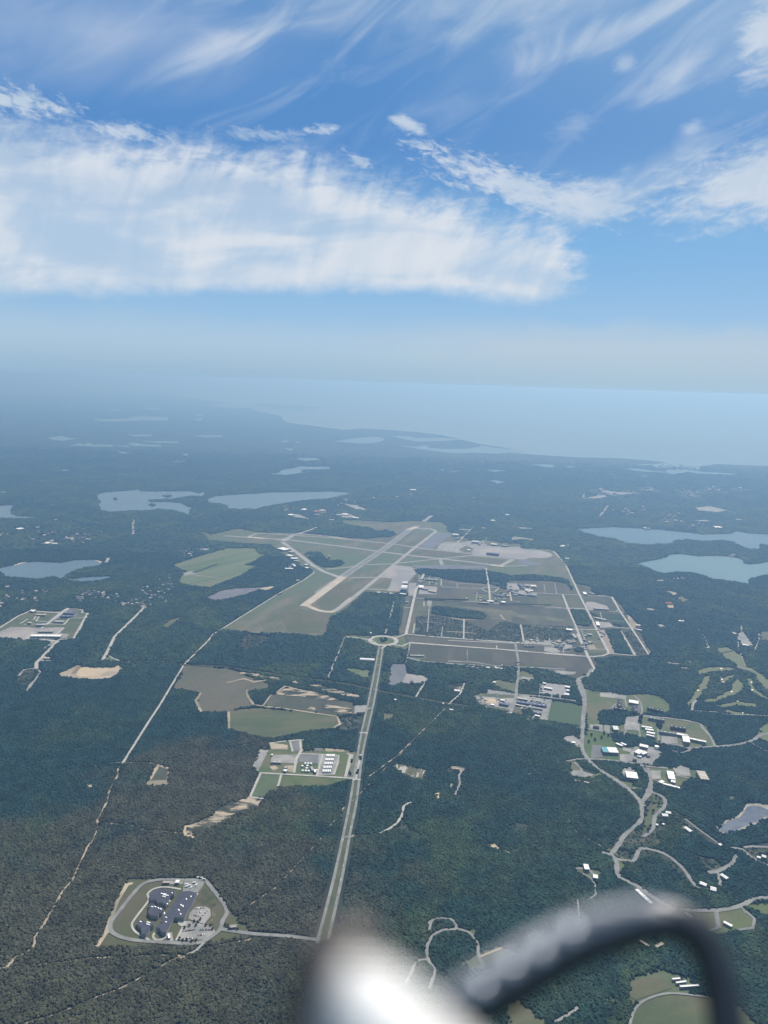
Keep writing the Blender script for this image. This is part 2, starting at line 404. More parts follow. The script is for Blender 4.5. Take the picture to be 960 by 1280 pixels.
# far left pale ponds
for pts in [((345, 188), (400, 193), (480, 190), (490, 183), (550, 181), (630, 184), (632, 198), (560, 196), (500, 198), (420, 201), (370, 198)),
            ((180, 262), (230, 255), (262, 262), (288, 264), (240, 273), (200, 270)), ((262, 290), (300, 282), (312, 288), (335, 280), (350, 288), (420, 287), (425, 295), (340, 294)),
            ((425, 291), (480, 291), (487, 297)), ((478, 283), (520, 281), (540, 287), (605, 289), (604, 295), (560, 294), (500, 292)), ((525, 276), (580, 275), (668, 276), (668, 282), (620, 281), (560, 279)),
            ((480, 250), (570, 250), (565, 256), (500, 256)), ((725, 252), (840, 253), (830, 259), (760, 260)), ((400, 156), (450, 154), (440, 162)), ((520, 152), (600, 148), (590, 157)), ((140, 30), (165, 30), (160, 38)),
            ((435, 310), (490, 318), (460, 321)), ((652, 348), (705, 349), (660, 354)), ((225, 380), (275, 381), (240, 388)), ((0, 462), (35, 461), (20, 469), (0, 470)), ((680, 322), (706, 322), (700, 331)), ((52, 88), (90, 88), (75, 96)),
            ((250, 145), (280, 145), (270, 150)), ((730, 175), (760, 172), (750, 182)), ((725, 192), (765, 188), (750, 200)), ((350, 570), (420, 567), (415, 573))]:
    pond('pond', A_(*pts))
pond('sea_inlet', A_((200, 36), (260, 36), (380, 47), (330, 50), (210, 42)), SEA)
# the three-bay pond
pond('large_pond', A_((362, 474), (392, 466), (480, 459), (520, 455), (530, 462), (640, 462), (720, 462), (745, 470), (766, 464), (772, 474), (760, 482), (720, 480), (690, 484), (640, 492), (572, 494), (556, 497), (570, 502), (640, 502), (680, 506), (700, 516), (722, 525), (714, 535), (712, 552), (700, 548), (685, 543), (640, 533), (590, 530), (540, 535), (500, 536), (450, 538), (410, 541), (375, 533), (366, 512), (376, 500), (362, 488)))
for q in [((424, 492), (432, 486), (441, 492), (432, 497)), ((560, 514), (572, 508), (585, 514), (572, 520)), ((616, 480), (630, 475), (645, 480), (628, 486))]: island(A_(*q))
pond('long_pond', A_((776, 490), (800, 482), (860, 476), (960, 470)) + B_((0, 470), (60, 466), (200, 464), (280, 463), (365, 467), (330, 478), (270, 490), (180, 497), (90, 510), (30, 522), (0, 530)) + A_((900, 529), (850, 528), (846, 514), (820, 507), (790, 508), (776, 500)))
pond('left_bay_pond', A_((0, 515), (62, 513), (45, 530), (42, 545), (70, 555), (190, 560), (120, 564), (0, 564)) + [(-60, 648), (-60, 632)])
# beach pond and its neighbour
pond('beach_pond', i_((-80, 430), (0, 418), (98, 400), (190, 378), (280, 372), (460, 380), (560, 360), (700, 356), (752, 366), (775, 382), (740, 404), (640, 420), (560, 440), (490, 480), (460, 500), (390, 485), (340, 500), (270, 505), (180, 495), (40, 488), (0, 450), (-60, 450)))
pond('small_pond', i_((500, 500), (560, 502), (620, 488), (720, 485), (830, 480), (836, 492), (780, 508), (700, 520), (590, 526), (560, 518), (510, 514)))
sheet('beach', i_((96, 402), (130, 385), (190, 374), (210, 376), (160, 390), (112, 404)), BEACH, 'lot')
sheet('beach', i_((706, 360), (775, 372), (774, 386), (756, 390), (740, 374)), SANDB, 'lot')
road('beach_path', i_((812, 345), (806, 365), (795, 380)), 30, BEACH)
road('beach_path', i_((440, 497), (490, 484), (530, 512)), 10, BEACH)
# middle ponds and the harbour inlets
pond('pond', B_((38, 398), (85, 393), (95, 382), (140, 376), (160, 369), (280, 371), (278, 380), (200, 381), (170, 382), (175, 389), (235, 388), (180, 392), (115, 402)))
for pts in [((150, 342), (165, 337), (225, 337), (240, 344), (190, 349)), ((295, 275), (340, 268), (380, 262), (440, 258), (478, 262), (480, 272), (440, 282), (380, 283)),
            ((508, 256), (560, 255), (600, 262), (700, 262), (770, 268), (700, 274), (600, 276)),
            ((528, 290), (600, 296), (640, 290), (650, 300), (720, 304), (800, 302), (850, 292), (900, 300), (960, 305), (962, 316), (900, 322), (820, 318), (740, 320), (640, 308)),
            ((90, 272), (124, 272), (110, 280)), ((150, 276), (165, 278), (155, 283)), ((100, 300), (140, 303), (135, 310)), ((680, 380), (715, 380), (700, 387)), ((715, 388), (768, 384), (740, 392)), ((850, 380), (940, 384), (900, 390)), ((865, 422), (900, 420), (940, 428), (905, 433))]:
    pond('pond', B_(*pts))
for pts in [((70, 362), (140, 361), (170, 368), (140, 373)), ((195, 368), (265, 371), (210, 373)), ((-20, 303), (20, 305), (44, 318), (0, 319)), ((418, 379), (470, 376), (520, 384), (580, 390), (572, 382), (640, 381), (730, 390), (840, 396), (835, 401), (760, 398), (700, 396), (660, 390), (600, 400), (585, 394), (480, 388)),
            ((0, 594), (60, 600), (80, 606), (30, 604)), ((485, 402), (515, 405), (495, 410))]:
    pond('pond', C_(*pts))
pond('blue_pond', H_((-4, 84), (60, 80), (180, 74), (300, 80), (420, 88), (520, 98), (640, 112), (760, 108), (800, 96), (870, 106), (960, 112)) + [(1010, 672), (1010, 700)] + H_((980, 165), (925, 163), (920, 188), (860, 184), (820, 172), (790, 152), (740, 142), (640, 146), (560, 137), (505, 141), (488, 158), (340, 165), (240, 155), (200, 136), (100, 120), (30, 100)))
pond('turquoise_pond', H_((302, 258), (380, 242), (430, 232), (470, 214), (520, 210), (600, 220), (700, 218), (780, 226), (836, 238), (842, 258), (880, 262), (920, 255), (975, 246)) + [(1010, 700), (1010, 714)] + H_((960, 312), (900, 328), (868, 340), (862, 362), (800, 350), (680, 336), (640, 318), (580, 304), (500, 300), (450, 308), (400, 300), (350, 275)), LAKET)
pond('dark_pond', l_((560, 325), (600, 330), (680, 262), (740, 235), (775, 190), (790, 160), (870, 155), (975, 170)) + [(985, 1005), (985, 1022)] + l_((960, 262), (880, 292), (800, 330), (740, 352), (680, 365), (630, 375)), mat('dark_blue_water', (.05, .07, .12), (.10, .12, .17), .03, rough=.3, c3=(.12, .15, .2), s3=.02))
for q in [(((555, 318), (570, 345), (635, 382), (640, 368), (600, 350), (582, 322), (640, 300), (672, 268), (650, 262), (610, 300)),), (((740, 235), (775, 185), (790, 150), (870, 145), (975, 158), (975, 200), (900, 172), (840, 165), (800, 175), (780, 215), (745, 255), (690, 275), (680, 262)),), (((690, 368), (740, 342), (800, 312), (830, 296), (890, 288), (890, 302), (830, 312), (770, 350), (720, 366)),), (((900, 262), (975, 240), (975, 262), (920, 272)),)]:
    sheet('pond_shore', l_(*q[0]), BEACH, 'lot', rough=(4, 30))
# ------------------------------------------------------------------ airfield
sheet('airfield_grass', n_((-640, 190),) + D_((255, 192), (350, 170), (400, 163), (480, 178), (560, 186), (700, 190)) + n_((300, 212), (430, 215), (600, 232), (760, 250), (960, 265)) +
      E_((0, 196), (90, 205), (150, 214), (190, 205), (260, 206), (300, 196), (290, 178), (220, 180), (160, 158), (60, 146), (24, 134), (40, 120), (180, 124), (280, 132), (370, 124), (520, 130), (560, 150), (560, 176), (610, 200)) +
      d_((60, 175), (100, 180), (160, 215), (280, 210), (400, 230), (545, 240), (550, 272), (640, 270), (780, 280), (830, 320), (880, 400), (950, 560)) +
      d_((940, 600), (920, 560), (900, 510), (760, 500), (640, 470), (450, 480), (300, 460), (200, 440), (0, 432)) + a_((480, 135), (300, 120), (220, 110), (240, 180), (180, 300), (10, 320), (-60, 318)) +
      E_((150, 480), (100, 540), (0, 600)) + D_((860, 600), (820, 702), (640, 690), (440, 680), (330, 672), (300, 668), (430, 590), (600, 490), (700, 430), (765, 380)) +
      n_((500, 590), (440, 560), (360, 545), (270, 470), (200, 440), (120, 370), (40, 320)) + D_((540, 245), (430, 238), (240, 222)), BROWN)
sheet('airfield_grass', E_((120, 214), (60, 208), (0, 200)) + n_((700, 245), (430, 215), (330, 235), (960, 300)), BROWN, z=.25)
sheet('woodland_floor', n_((400, 420), (440, 402), (540, 400), (590, 430), (620, 470), (650, 490), (760, 480), (800, 510), (770, 535), (680, 555), (590, 552), (520, 520), (470, 480), (420, 440)), FOREST, 'wood', forest=True)
sheet('woodland_floor', E_((0, 120), (24, 134), (60, 148), (160, 160), (210, 175), (250, 170), (290, 185), (240, 205), (150, 214), (60, 206), (0, 198), (-60, 190), (-40, 120)), FOREST, 'wood', forest=True)
# runways and taxiways
def pxroad(name, crop, pts, w, mt, **k): return road(name, crop(*pts), w, mt, mask=True, **k)
pxroad('runway', E_, ((410, 150), (370, 168), (240, 265), (-90, 488)), 62, RUNWAY)
pxroad('runway_end', D_, ((912, 410), (720, 553)), 62, CONC, lv='water', mask=False) if False else None
z_hi = 2.6
def strip(name, crop, pts, w, mt, z=2.6):
    LV['tmp'] = z; return road(name, crop(*pts), w, mt, lv='tmp', mask=True)
strip('runway_centre', E_, ((400, 154), (370, 168), (240, 265), (5, 425)), 30, mat('runway_rubber', (.24, .245, .25), (.19, .195, .20), .008), z=2.3)
strip('runway_end', D_, ((918, 405), (718, 553)), 58, CONC)
strip('runway_end', E_, ((405, 156), (360, 170)), 62, CONC)
pxroad('runway', E_, ((-560, 200), (-240, 220), (100, 262), (340, 295), (620, 325), (830, 352)), 44, RUNWAY)
strip('runway_end', E_, ((775, 346), (838, 353)), 46, CONC)
strip('runway_end', D_, ((440, 206), (520, 214)), 50, CONC)
pxroad('runway_overrun', E_, ((440, 128), (480, 98)), 60, RUNWAY)
pxroad('taxiway', D_, ((735, 548), (790, 572), (840, 580), (880, 572), (960, 510)), 34, CONC, sm=4)
pxroad('taxiway', E_, ((-10, 578), (60, 530), (210, 410), (390, 262), (490, 185), (500, 175), (470, 165), (380, 163)), 30, TAXI)
pxroad('taxiway', E_, ((-330, 190), (-80, 206), (0, 212), (280, 240), (420, 262), (560, 278), (690, 292), (700, 290)), 26, TAXI)
pxroad('taxiway', D_, ((440, 205), (480, 190), (560, 186), (700, 190), (830, 200), (960, 220)), 26, TAXI)
pxroad('taxiway', n_, ((130, 282), (190, 290), (300, 230), (410, 200), (540, 152)), 34, TAXI)
pxroad('taxiway', n_, ((180, 300), (250, 350), (370, 440), (480, 530), (600, 600), (740, 650), (780, 672)), 38, TAXI)
pxroad('taxiway', n_, ((620, 575), (800, 560), (960, 540)), 22, TAXI)
pxroad('taxiway', E_, ((60, 412), (170, 408), (290, 408)), 24, TAXI)
pxroad('taxiway', E_, ((150, 345), (290, 340), (470, 320), (610, 305), (760, 290)), 22, TAXI)
pxroad('taxiway', E_, ((140, 465), (260, 470)), 20, TAXI)
pxroad('taxiway', E_, ((520, 315), (530, 345)), 26, TAXI)
pxroad('taxiway', E_, ((690, 300), (780, 308), (885, 318), (820, 352)), 26, TAXI)
pxroad('taxiway', d_, ((410, 408), (600, 404)), 20, TAXI)
sheet('apron', E_((498, 178), (560, 190), (575, 196), (480, 268), (395, 258), (405, 250)), APROND, 'lot')
sheet('apron', E_((300, 345), (380, 355), (420, 375), (400, 390), (370, 420), (355, 438), (345, 480), (262, 474), (280, 415), (230, 408), (228, 400)), APRON, 'lot')
sheet('apron', E_((380, 345), (440, 350), (540, 345), (740, 352), (760, 362), (540, 368), (400, 372)), APROND, 'lot')
sheet('apron', d_((190, 270), (210, 255), (300, 255), (420, 265), (540, 262), (560, 278), (700, 290), (770, 310), (785, 330), (740, 348), (620, 345), (560, 360), (480, 350), (400, 340), (250, 330), (180, 325)), APRON, 'lot')
sheet('apron', d_((80, 232), (190, 215), (250, 225), (300, 250), (190, 262), (110, 245)), APRON, 'lot')
sheet('apron', d_((520, 372), (560, 355), (640, 370), (695, 385), (680, 402), (530, 402)), APROND, 'lot')
pxroad('road', d_, ((20, 280), (195, 108)), 20, TAXI)
pxroad('road', d_, ((235, 250), (295, 190)), 14, TAXI)
for pts, mt in [(((560, 110), (520, 170), (500, 240)), TAXI)]: pass
sheet('grass_field', E_((555, 215), (600, 225), (600, 255), (560, 268), (500, 262)), GREENF, z=.9)
sheet('grass_field', E_((610, 200), (680, 225), (700, 245), (780, 240), (900, 240), (920, 262), (700, 250), (600, 232)), GREENF, z=.95)
sheet('apron', E_((500, 268), (520, 240), (545, 230), (620, 235), (690, 250), (690, 285), (600, 280)), LOTP, 'lot')
sheet('woodland_floor', E_((612, 268), (650, 250), (688, 262), (680, 280), (640, 282)), GREENF, z=1.9, mask=False)
# left farm field
sheet('farm_field', D_((60, 345), (200, 300), (330, 262), (440, 260), (480, 262), (500, 290), (530, 290), (470, 330), (425, 345), (490, 350), (400, 400), (300, 440), (250, 458), (160, 450), (95, 435), (100, 400), (150, 385), (110, 370)), FIELDG)
road('farm_track', D_((165, 385), (285, 342)), 22, FOREST)
road('farm_track', D_((165, 395), (300, 412)), 10, TAXI)
sheet('farm_yard', D_((110, 385), (160, 375), (185, 388), (120, 400)), LOTP, 'lot')
sheet('quarry_floor', D_((228, 512), (300, 475), (370, 463), (500, 458), (560, 452), (568, 462), (500, 470), (440, 490), (360, 512), (280, 522)), mat('grey_gravel', (.22, .22, .25), (.17, .17, .20), .01), 'lot')
sheet('sand_pit', D_((495, 464), (560, 452), (580, 455), (530, 475)), SANDB, 'road')
sheet('grass_clearing', D_((0, 650), (60, 615), (120, 605), (40, 660)), GREENF)
sheet('grass_clearing', D_((170, 262), (230, 262), (270, 262), (235, 276)), LOTP, 'lot')
# diagonal boundary road
road('road', D_((765, 376), (770, 385), (720, 420), (600, 485), (430, 590), (300, 672), (268, 690), (245, 720)) + I_((120, 205), (0, 405)) + Q_((350, 0), (215, 215)), 9.5, ROADP, extra=4)
road('dirt_track', Q_((215, 215), (190, 245), (187, 285), (160, 325), (145, 360), (140, 400), (105, 470), (82, 510)), 14, DIRT, wob=.5, extra=1.5)
road('dirt_track', Q_((-100, 268), (0, 245), (130, 220), (215, 212), (360, 218)), 11, DIRT, wob=.4, extra=1.5)
road('dirt_track', I_((-60, 700), (250, 635), (520, 590)), 7, DIRT, wob=.4, extra=1.5)
road('dirt_track', Q_((82, 510), (200, 525), (260, 530), (320, 552), (430, 560), (525, 570)), 10, DIRT, wob=.4, extra=1.5)
sheet('sand_clearing', Q_((74, 506), (96, 504), (106, 516), (92, 528), (88, 562), (82, 562), (80, 522)), SAND, 'lot', rough=(2, 12))
road('dirt_track', V_((362, 115), (352, 145), (328, 180), (302, 235), (275, 295), (255, 322), (232, 350), (180, 445), (135, 515), (128, 550), (100, 572), (50, 600), (20, 632), (-40, 640)), 13, SAND, wob=.45, extra=1.5, sm=3)
road('dirt_track', V_((20, 632), (120, 622), (260, 608), (320, 596), (660, 582)), 8, DIRT, wob=.4, extra=1.5)
road('dirt_track', V_((-60, 880), (110, 835), (235, 795), (360, 742), (460, 705), (550, 655), (660, 595), (720, 575), (800, 550), (960, 520)), 8, DIRT, wob=.4, extra=1.5, sm=3)
road('dirt_track', V_((360, 742), (460, 705), (555, 652)), 11, SAND, wob=.4, lv='wood', extra=1)
sheet('sand_clearing', V_((655, 582), (700, 580), (705, 588), (680, 600), (665, 595)), SANDB, 'lot', rough=(3, 10))
sheet('sand_clearing', Q_((30, 325), (40, 316), (62, 322), (60, 338), (38, 342)), SANDB, 'lot', rough=(3, 12))
sheet('sand_pit', Q_((388, 220), (400, 225), (456, 240), (448, 262), (440, 325), (400, 332), (325, 332), (345, 290)), SAND, 'lot', rough=(3, 15))
sheet('sand_pit_floor', Q_((395, 234), (444, 248), (430, 302), (352, 306)), TAUPE, 'road', rough=(2, 15))
sheet('gravel_run', Q_((518, 568), (528, 530), (600, 505), (680, 455), (750, 408), (830, 392), (850, 382), (915, 398), (890, 435), (810, 465), (720, 505), (640, 545), (565, 565), (575, 590), (535, 588)), BROKEN, 'lot', rough=(5, 20))
road('sand_rim', Q_((530, 530), (522, 560), (530, 580), (570, 590)), 8, SANDB)
# left pit and its road
sheet('sand_pit', j_((432, 552), (520, 520), (580, 488), (620, 502), (840, 508), (885, 490), (916, 515), (880, 560), (820, 592), (690, 600), (560, 590), (450, 575)), SAND, 'lot', rough=(3, 40))
sheet('sand_pit_floor', j_((592, 512), (640, 508), (830, 512), (800, 545), (740, 575), (600, 578), (570, 560)), SANDB, 'road', rough=(3, 40))
road('haul_road', j_((600, 495), (550, 555)), 22, mat('brown_earth', (.25, .2, .14)), z_hi and 0)
road('road', G_((720, 240), (660, 300), (575, 382), (532, 470), (510, 503)), 17, ROADP, extra=4)
road('road', G_((532, 470), (560, 490), (615, 512), (960, 505)), 9, ROADP, extra=1)
sheet('grass_clearing', G_((532, 478), (610, 512), (512, 502)), BROWN)
sheet('yard', G_((690, 225), (730, 225), (740, 240), (715, 250)), LOTP, 'lot')
sheet('grass_clearing', G_((80, 600), (90, 560), (170, 540), (185, 545), (170, 580), (150, 625), (100, 630), (70, 620)), SCRUB)
road('road', G_((95, 580), (120, 550), (180, 540), (200, 560), (185, 590), (150, 625), (135, 655)), 10, LOTP, wob=.3)
# prison-like compound at the left edge
sheet('compound_lawn', j_((-120, 255), (0, 210), (150, 115), (240, 78), (340, 85), (460, 82), (510, 60), (620, 75), (660, 100), (555, 290), (440, 300), (300, 300), (190, 300), (0, 286), (-120, 284)), GREENF)
sheet('yard', j_((-120, 262), (0, 238), (80, 205), (210, 205), (280, 212), (190, 300), (0, 286), (-120, 284)), APRON, 'lot')
sheet('yard', j_((270, 212), (480, 205), (450, 250), (520, 258), (500, 285), (300, 300), (200, 296)), APRON, 'lot')
sheet('yard', j_((470, 95), (510, 65), (560, 82), (580, 100), (575, 130), (520, 130), (400, 150), (340, 200), (320, 200), (400, 120)), APROND, 'road')
for pts, w in [(((-60, 225), (0, 208), (140, 120), (240, 78), (350, 55)), 14), (((240, 88), (300, 88), (470, 100)), 16), (((660, 100), (555, 290), (440, 300)), 16), (((620, 75), (510, 62), (310, 215)), 14), (((250, 150), (270, 125), (340, 105)), 10), (((180, 185), (340, 180), (480, 185), (520, 140), (640, 135)), 10), (((210, 145), (150, 180)), 9), (((300, 115), (270, 160), (350, 165)), 9), (((620, 75), (615, 100), (660, 100)), 9),
               (((310, 300), (440, 310)), 18), (((435, 310), (360, 385), (275, 470), (272, 515)), 18), (((190, 300), (250, 245)), 12), (((420, 260), (480, 212)), 12)]:
    road('road', j_(*pts), w, ROADP, extra=3)
sheet('yard', j_((380, 310), (425, 312), (330, 380), (318, 372)), LOTP, 'lot')
sheet('yard', j_((330, 420), (382, 432), (382, 462), (290, 466)), LOTP, 'lot')
road('road', j_((272, 515), (300, 545), (245, 630), (205, 680)), 9, LOTP, wob=.4)
# ------------------------------------------------------------------ fields in the middle
sheet('grassland', I_((125, 205), (230, 212), (330, 222), (400, 236), (430, 262), (500, 280), (545, 300), (545, 322), (500, 330), (435, 332), (435, 360), (470, 400), (470, 412), (410, 420), (340, 438), (290, 442), (210, 440), (180, 410), (205, 345), (140, 335), (60, 320), (100, 265)), mat('grey_green_meadow', (.14, .135, .088), (.098, .108, .068), .014, stretch=(60, 8), c3=(.15, .135, .10), s3=.004, fine=.25, fs=.035))
sheet('grassland', I_((345, 438), (400, 425), (500, 420), (700, 438), (880, 462), (902, 500), (880, 520), (720, 540), (640, 560), (560, 572), (500, 568), (400, 540), (345, 525)), GREENF)
road('sand_path', I_((205, 345), (178, 385), (205, 440)), 12, SAND, wob=.3)
road('sand_path', I_((343, 440), (345, 525)), 10, SAND, wob=.3)
road('sand_path', I_((885, 462), (902, 500), (870, 522)), 10, SAND, wob=.4)
road('sand_path', I_((435, 332), (440, 365), (470, 405), (520, 414), (620, 424), (760, 445), (880, 463)), 11, SAND, wob=.3)
road('sand_path', I_((512, 414), (555, 355)), 9, SAND, wob=.3)
road('sand_path', I_((580, 345), (625, 312), (740, 340)), 9, SAND, wob=.3)
road('sand_path', I_((335, 296), (420, 275), (470, 292), (540, 280)), 12, SAND, wob=.5)
sheet('heath', I_((555, 352), (600, 350), (730, 368), (860, 372), (960, 392)) + J_((100, 415), (110, 450), (20, 460)) + I_((870, 460), (760, 442), (620, 422), (520, 410)), TAUPE)
sheet('sand_patch', k_((270, 290), (330, 235), (420, 245), (520, 262), (660, 300), (760, 335), (640, 330), (500, 312), (380, 300)), BROKEN, 'lot', rough=(5, 20))
sheet('sand_patch', k_((510, 225), (560, 208), (640, 230), (760, 260), (900, 295), (895, 325), (800, 305), (700, 285), (600, 250)), BROKEN, 'lot', rough=(5, 20))
sheet('sand_patch', k_((610, 372), (700, 372), (840, 400), (840, 430), (720, 420), (620, 400)), BROKEN, 'lot', rough=(5, 20))
sheet('sand_patch', k_((500, 380), (570, 385), (560, 410), (510, 402)), BROKEN, 'lot', rough=(5, 20))
sheet('sand_patch', k_((355, 180), (430, 185), (455, 218), (400, 205)), SAND, 'lot', rough=(5, 20))
sheet('sand_patch', k_((0, 118), (100, 130), (200, 145), (320, 170), (300, 185), (200, 165), (90, 150), (0, 140)), BROKEN, 'lot', rough=(5, 20))
sheet('grass_clearing', k_((760, 460), (880, 440), (920, 470), (880, 560), (740, 560)), SCRUB)
sheet('yard', k_((870, 368), (940, 375), (900, 440), (860, 430)), LOTP, 'lot')
sheet('scrub_clearing', I_((430, 50), (520, 60), (560, 60), (500, 110), (420, 130), (390, 110)), SCRUB)
road('sand_path', I_((455, 42), (560, 47)), 14, SAND, wob=.3)
sheet('sports_field', J_((36, 226), (60, 222), (168, 232), (162, 270), (135, 272), (90, 250)), FIELDG)
sheet('yard', J_((94, 405), (158, 408), (150, 440), (90, 450)), LOTP, 'lot')
sheet('grass_clearing', E_((158, 610), (250, 612), (235, 658), (148, 656)), GREENF)
road('road', I_((925, 65), (840, 272)), 10, LOTP, wob=.2, extra=2)
road('cleared_line', I_((100, 205), (300, 212), (600, 255), (960, 305)) + J_((180, 330), (500, 388), (660, 412)), 22, mat('mown_line', (.07, .075, .05), (.05, .058, .038), .02), extra=0)
# ------------------------------------------------------------------ dual carriageway and roundabout
med = mat('median_grass', (.12, .135, .075), (.08, .10, .055), .02)
def dual(pxl, pxr):
    pl = smooth([G(*q).to_2d() for q in FULL(*pxl)], 3); pr = smooth([G(*q).to_2d() for q in FULL(*pxr)], 3)
    n = min(len(pl), len(pr)); V = [(p.x, p.y, .9) for p in pl]+[(p.x, p.y, .9) for p in pr]
    F = [(i, len(pl)+i, len(pl)+i+1, i+1) for i in range(n-1)]
    tag(mesh_obj('road_verge', V, F, med), kind='structure')
    MASK.append(('poly', np.array([(p.x, p.y) for p in pl+pr[::-1]]), False))
    road('road', FULL(*pxl), 8.5, ROAD, sm=3, extra=14); road('road', FULL(*pxr), 8.5, ROAD, sm=3, extra=14)
dual([(474, 808), (468, 840), (460, 880), (452, 915), (446, 950), (438, 1000), (430, 1040), (418, 1095), (404, 1150), (396, 1180)],
     [(479, 808), (474, 840), (467, 880), (459, 915), (452, 950), (446, 1000), (438, 1040), (428, 1095), (416, 1150), (410, 1175)])
for q in (((185, 330), (210, 330)), ((125, 548), (160, 540)), ((205, 205), (228, 205)), ((155, 430), (180, 418))): road('road', J_(*q), 9, ROAD)
for q in (((845, 447), (905, 450)), ((895, 98), (958, 100))): road('road', S_(*q), 9, ROADP)
road('road', FULL((427, 1047), (442, 1046)), 9, ROAD)
rc = G(*J_((236, 84))[0]).to_2d()
def ring(name, c, r1, r2, z, material, n=40, k=1.0):
    V = [(c.x+math.cos(a*2*math.pi/n)*r, c.y+math.sin(a*2*math.pi/n)*r*k, z) for r in (r1, r2) for a in range(n)]
    F = [(i, (i+1) % n, n+(i+1) % n, n+i) for i in range(n)]
    F = [f[::-1] for f in F] 
    return tag(mesh_obj(name, V, F, material), kind='structure')
sheet('grass_verge', J_((40, 55), (180, 60), (300, 55), (350, 50), (370, 95), (350, 130), (250, 108), (180, 110), (120, 80), (50, 70)), GRASS)
ring('roundabout', rc, 62, 85, 1.9, ROADP); MASK.append(('road', np.array([(rc.x-1, rc.y), (rc.x+1, rc.y)]), 95))
ring('roundabout_island', rc, .5, 62, 1.3, GRASS)
road('road', J_((45, 65), (100, 70), (190, 84)), 12, ROADP); road('road', J_((285, 74), (350, 52)), 12, ROADP); road('road', J_((270, 100), (330, 112), (370, 95), (960, 138)), 12, ROADP)
road('road', J_((350, 52), (500, 66), (760, 84), (960, 97)), 12, ROADP)
road('road', J_((190, 90), (215, 110)), 12, ROADP); road('road', J_((250, 110), (225, 125)), 12, ROADP)
road('road', E_((350, 692), (400, 470), (445, 380)), 17, ROADP); road('road', E_((245, 690), (300, 500)), 14, LOTP)
# ------------------------------------------------------------------ the base with its street grid
sheet('heath', E_((405, 380), (480, 372), (620, 378), (750, 372), (840, 400), (960, 420)) + b_((200, 215), (440, 215), (640, 215), (700, 300)) +
      c_((215, -10), (350, 20), (380, 80), (510, 92), (600, 190), (690, 290), (730, 320), (720, 350), (790, 500), (812, 540), (690, 545), (540, 540), (480, 560), (380, 560), (410, 600), (380, 650), (250, 715), (140, 690), (0, 640)) +
      e_((500, 200), (280, 205), (100, 185), (0, 180)) + J_((370, 185), (350, 90), (340, 60)) + E_((310, 690), (330, 640), (350, 560), (360, 470)), TAUPE)
def wood(*pxs, **k): return sheet('woodland_floor', [p for q in pxs for p in q], FOREST, 'wood', forest=True, rough=(6, 60), **k)
wood(a_((220, 135), (300, 125), (480, 140), (620, 140), (770, 140), (900, 165), (960, 180)), b_((240, 190), (420, 175), (620, 195), (680, 230), (660, 250), (600, 225), (440, 205), (260, 205), (190, 225), (190, 280), (130, 260), (60, 240)), a_((800, 250), (720, 235), (620, 230), (500, 210), (430, 200), (300, 190)))
wood(a_((370, 412), (480, 414), (620, 440), (740, 452), (770, 480), (740, 505), (640, 500), (520, 490), (360, 465)))
wood(E_((0, 600), (60, 560), (150, 482), (300, 490), (240, 690), (0, 700)))
wood(E_((310, 490), (350, 488), (330, 640), (300, 692), (252, 688)))
wood(c_((200, 195), (310, 200), (360, 300), (330, 320), (240, 305)))
wood(c_((460, 345), (570, 345), (660, 520), (640, 530), (540, 520)))
wood(c_((345, 210), (380, 220), (600, 225), (640, 320), (560, 320), (480, 280), (380, 245)))
for pts, mt in [(J_((352, 62), (960, 98), (960, 134), (372, 98)), PURPLE), (a_((400, 262), (730, 276), (620, 330), (610, 372), (380, 355), (400, 318)), PURPLE), (a_((430, 215), (700, 232), (770, 240), (765, 268), (440, 258)), PURPLE), (a_((235, 370), (320, 380), (320, 600), (170, 618)), OLIVE),
                (b_((430, 218), (660, 235), (690, 312), (430, 305)), PURPLE), (b_((430, 330), (620, 330), (655, 415), (420, 400)), OLIVE), (b_((625, 328), (745, 335), (785, 425), (670, 422)), OLIVE), (e_((0, 60), (500, 90), (520, 170), (130, 165), (0, 155)), PURPLE), (e_((150, 75), (340, 85), (330, 175), (150, 168)), TAUPE),
                (e_((530, 95), (960, 120), (960, 215), (880, 205), (545, 180)), PURPLE), (a_((120, 330), (190, 335), (160, 610), (100, 612)), OLIVE), (a_((640, 425), (960, 455), (960, 510), (780, 475)), OLIVE), (c_((345, 215), (600, 225), (640, 310), (600, 320), (470, 285), (400, 245)), OLIVE), (b_((290, 470), (640, 500), (650, 560), (400, 545)), PURPLE),
                (D_((430, 600), (620, 500), (700, 440), (760, 400), (780, 420), (690, 550), (560, 650), (360, 665)), BROWN), (D_((600, 600), (700, 565), (860, 595), (830, 690), (640, 680)), OLIVE), (E_((300, 190), (350, 180), (230, 265), (160, 245)), OLIVE), (E_((310, 255), (480, 180), (380, 262), (340, 290)), OLIVE), (E_((370, 290), (560, 310), (680, 292), (440, 268)), OLIVE), (E_((560, 318), (700, 305), (860, 318), (790, 345)), OLIVE), (D_((780, 540), (840, 480), (930, 430), (960, 440), (960, 500), (870, 560), (820, 568)), OLIVE)]:
    sheet('rough_grass_field', pts, mt, z=.6+.003*len(MASK) % .15, rough=(6, 80))
sheet('scrub', a_((400, 480), (600, 520), (780, 590)) + b_((160, 520), (330, 545), (700, 560), (640, 660), (330, 690), (0, 665)) + a_((590, 650), (400, 640), (240, 620), (240, 480)), SCRUB, z=.85)
sheet('scrub', b_((320, 555), (640, 570), (700, 660), (660, 680), (480, 660), (330, 680)), SCRUB, z=.87)
sheet('scrub', c_((585, 355), (660, 345), (780, 530), (690, 530)), SCRUB, z=.88)
sheet('woodland_floor', c_((235, 490), (260, 475), (295, 485), (290, 510), (245, 512)), FOREST, z=1.0, forest=True)
sheet('dry_grass', a_((490, 400), (640, 410), (960, 440)) + b_((300, 470), (480, 480), (640, 510), (640, 525), (330, 500), (0, 440)), BROWN, z=.86)
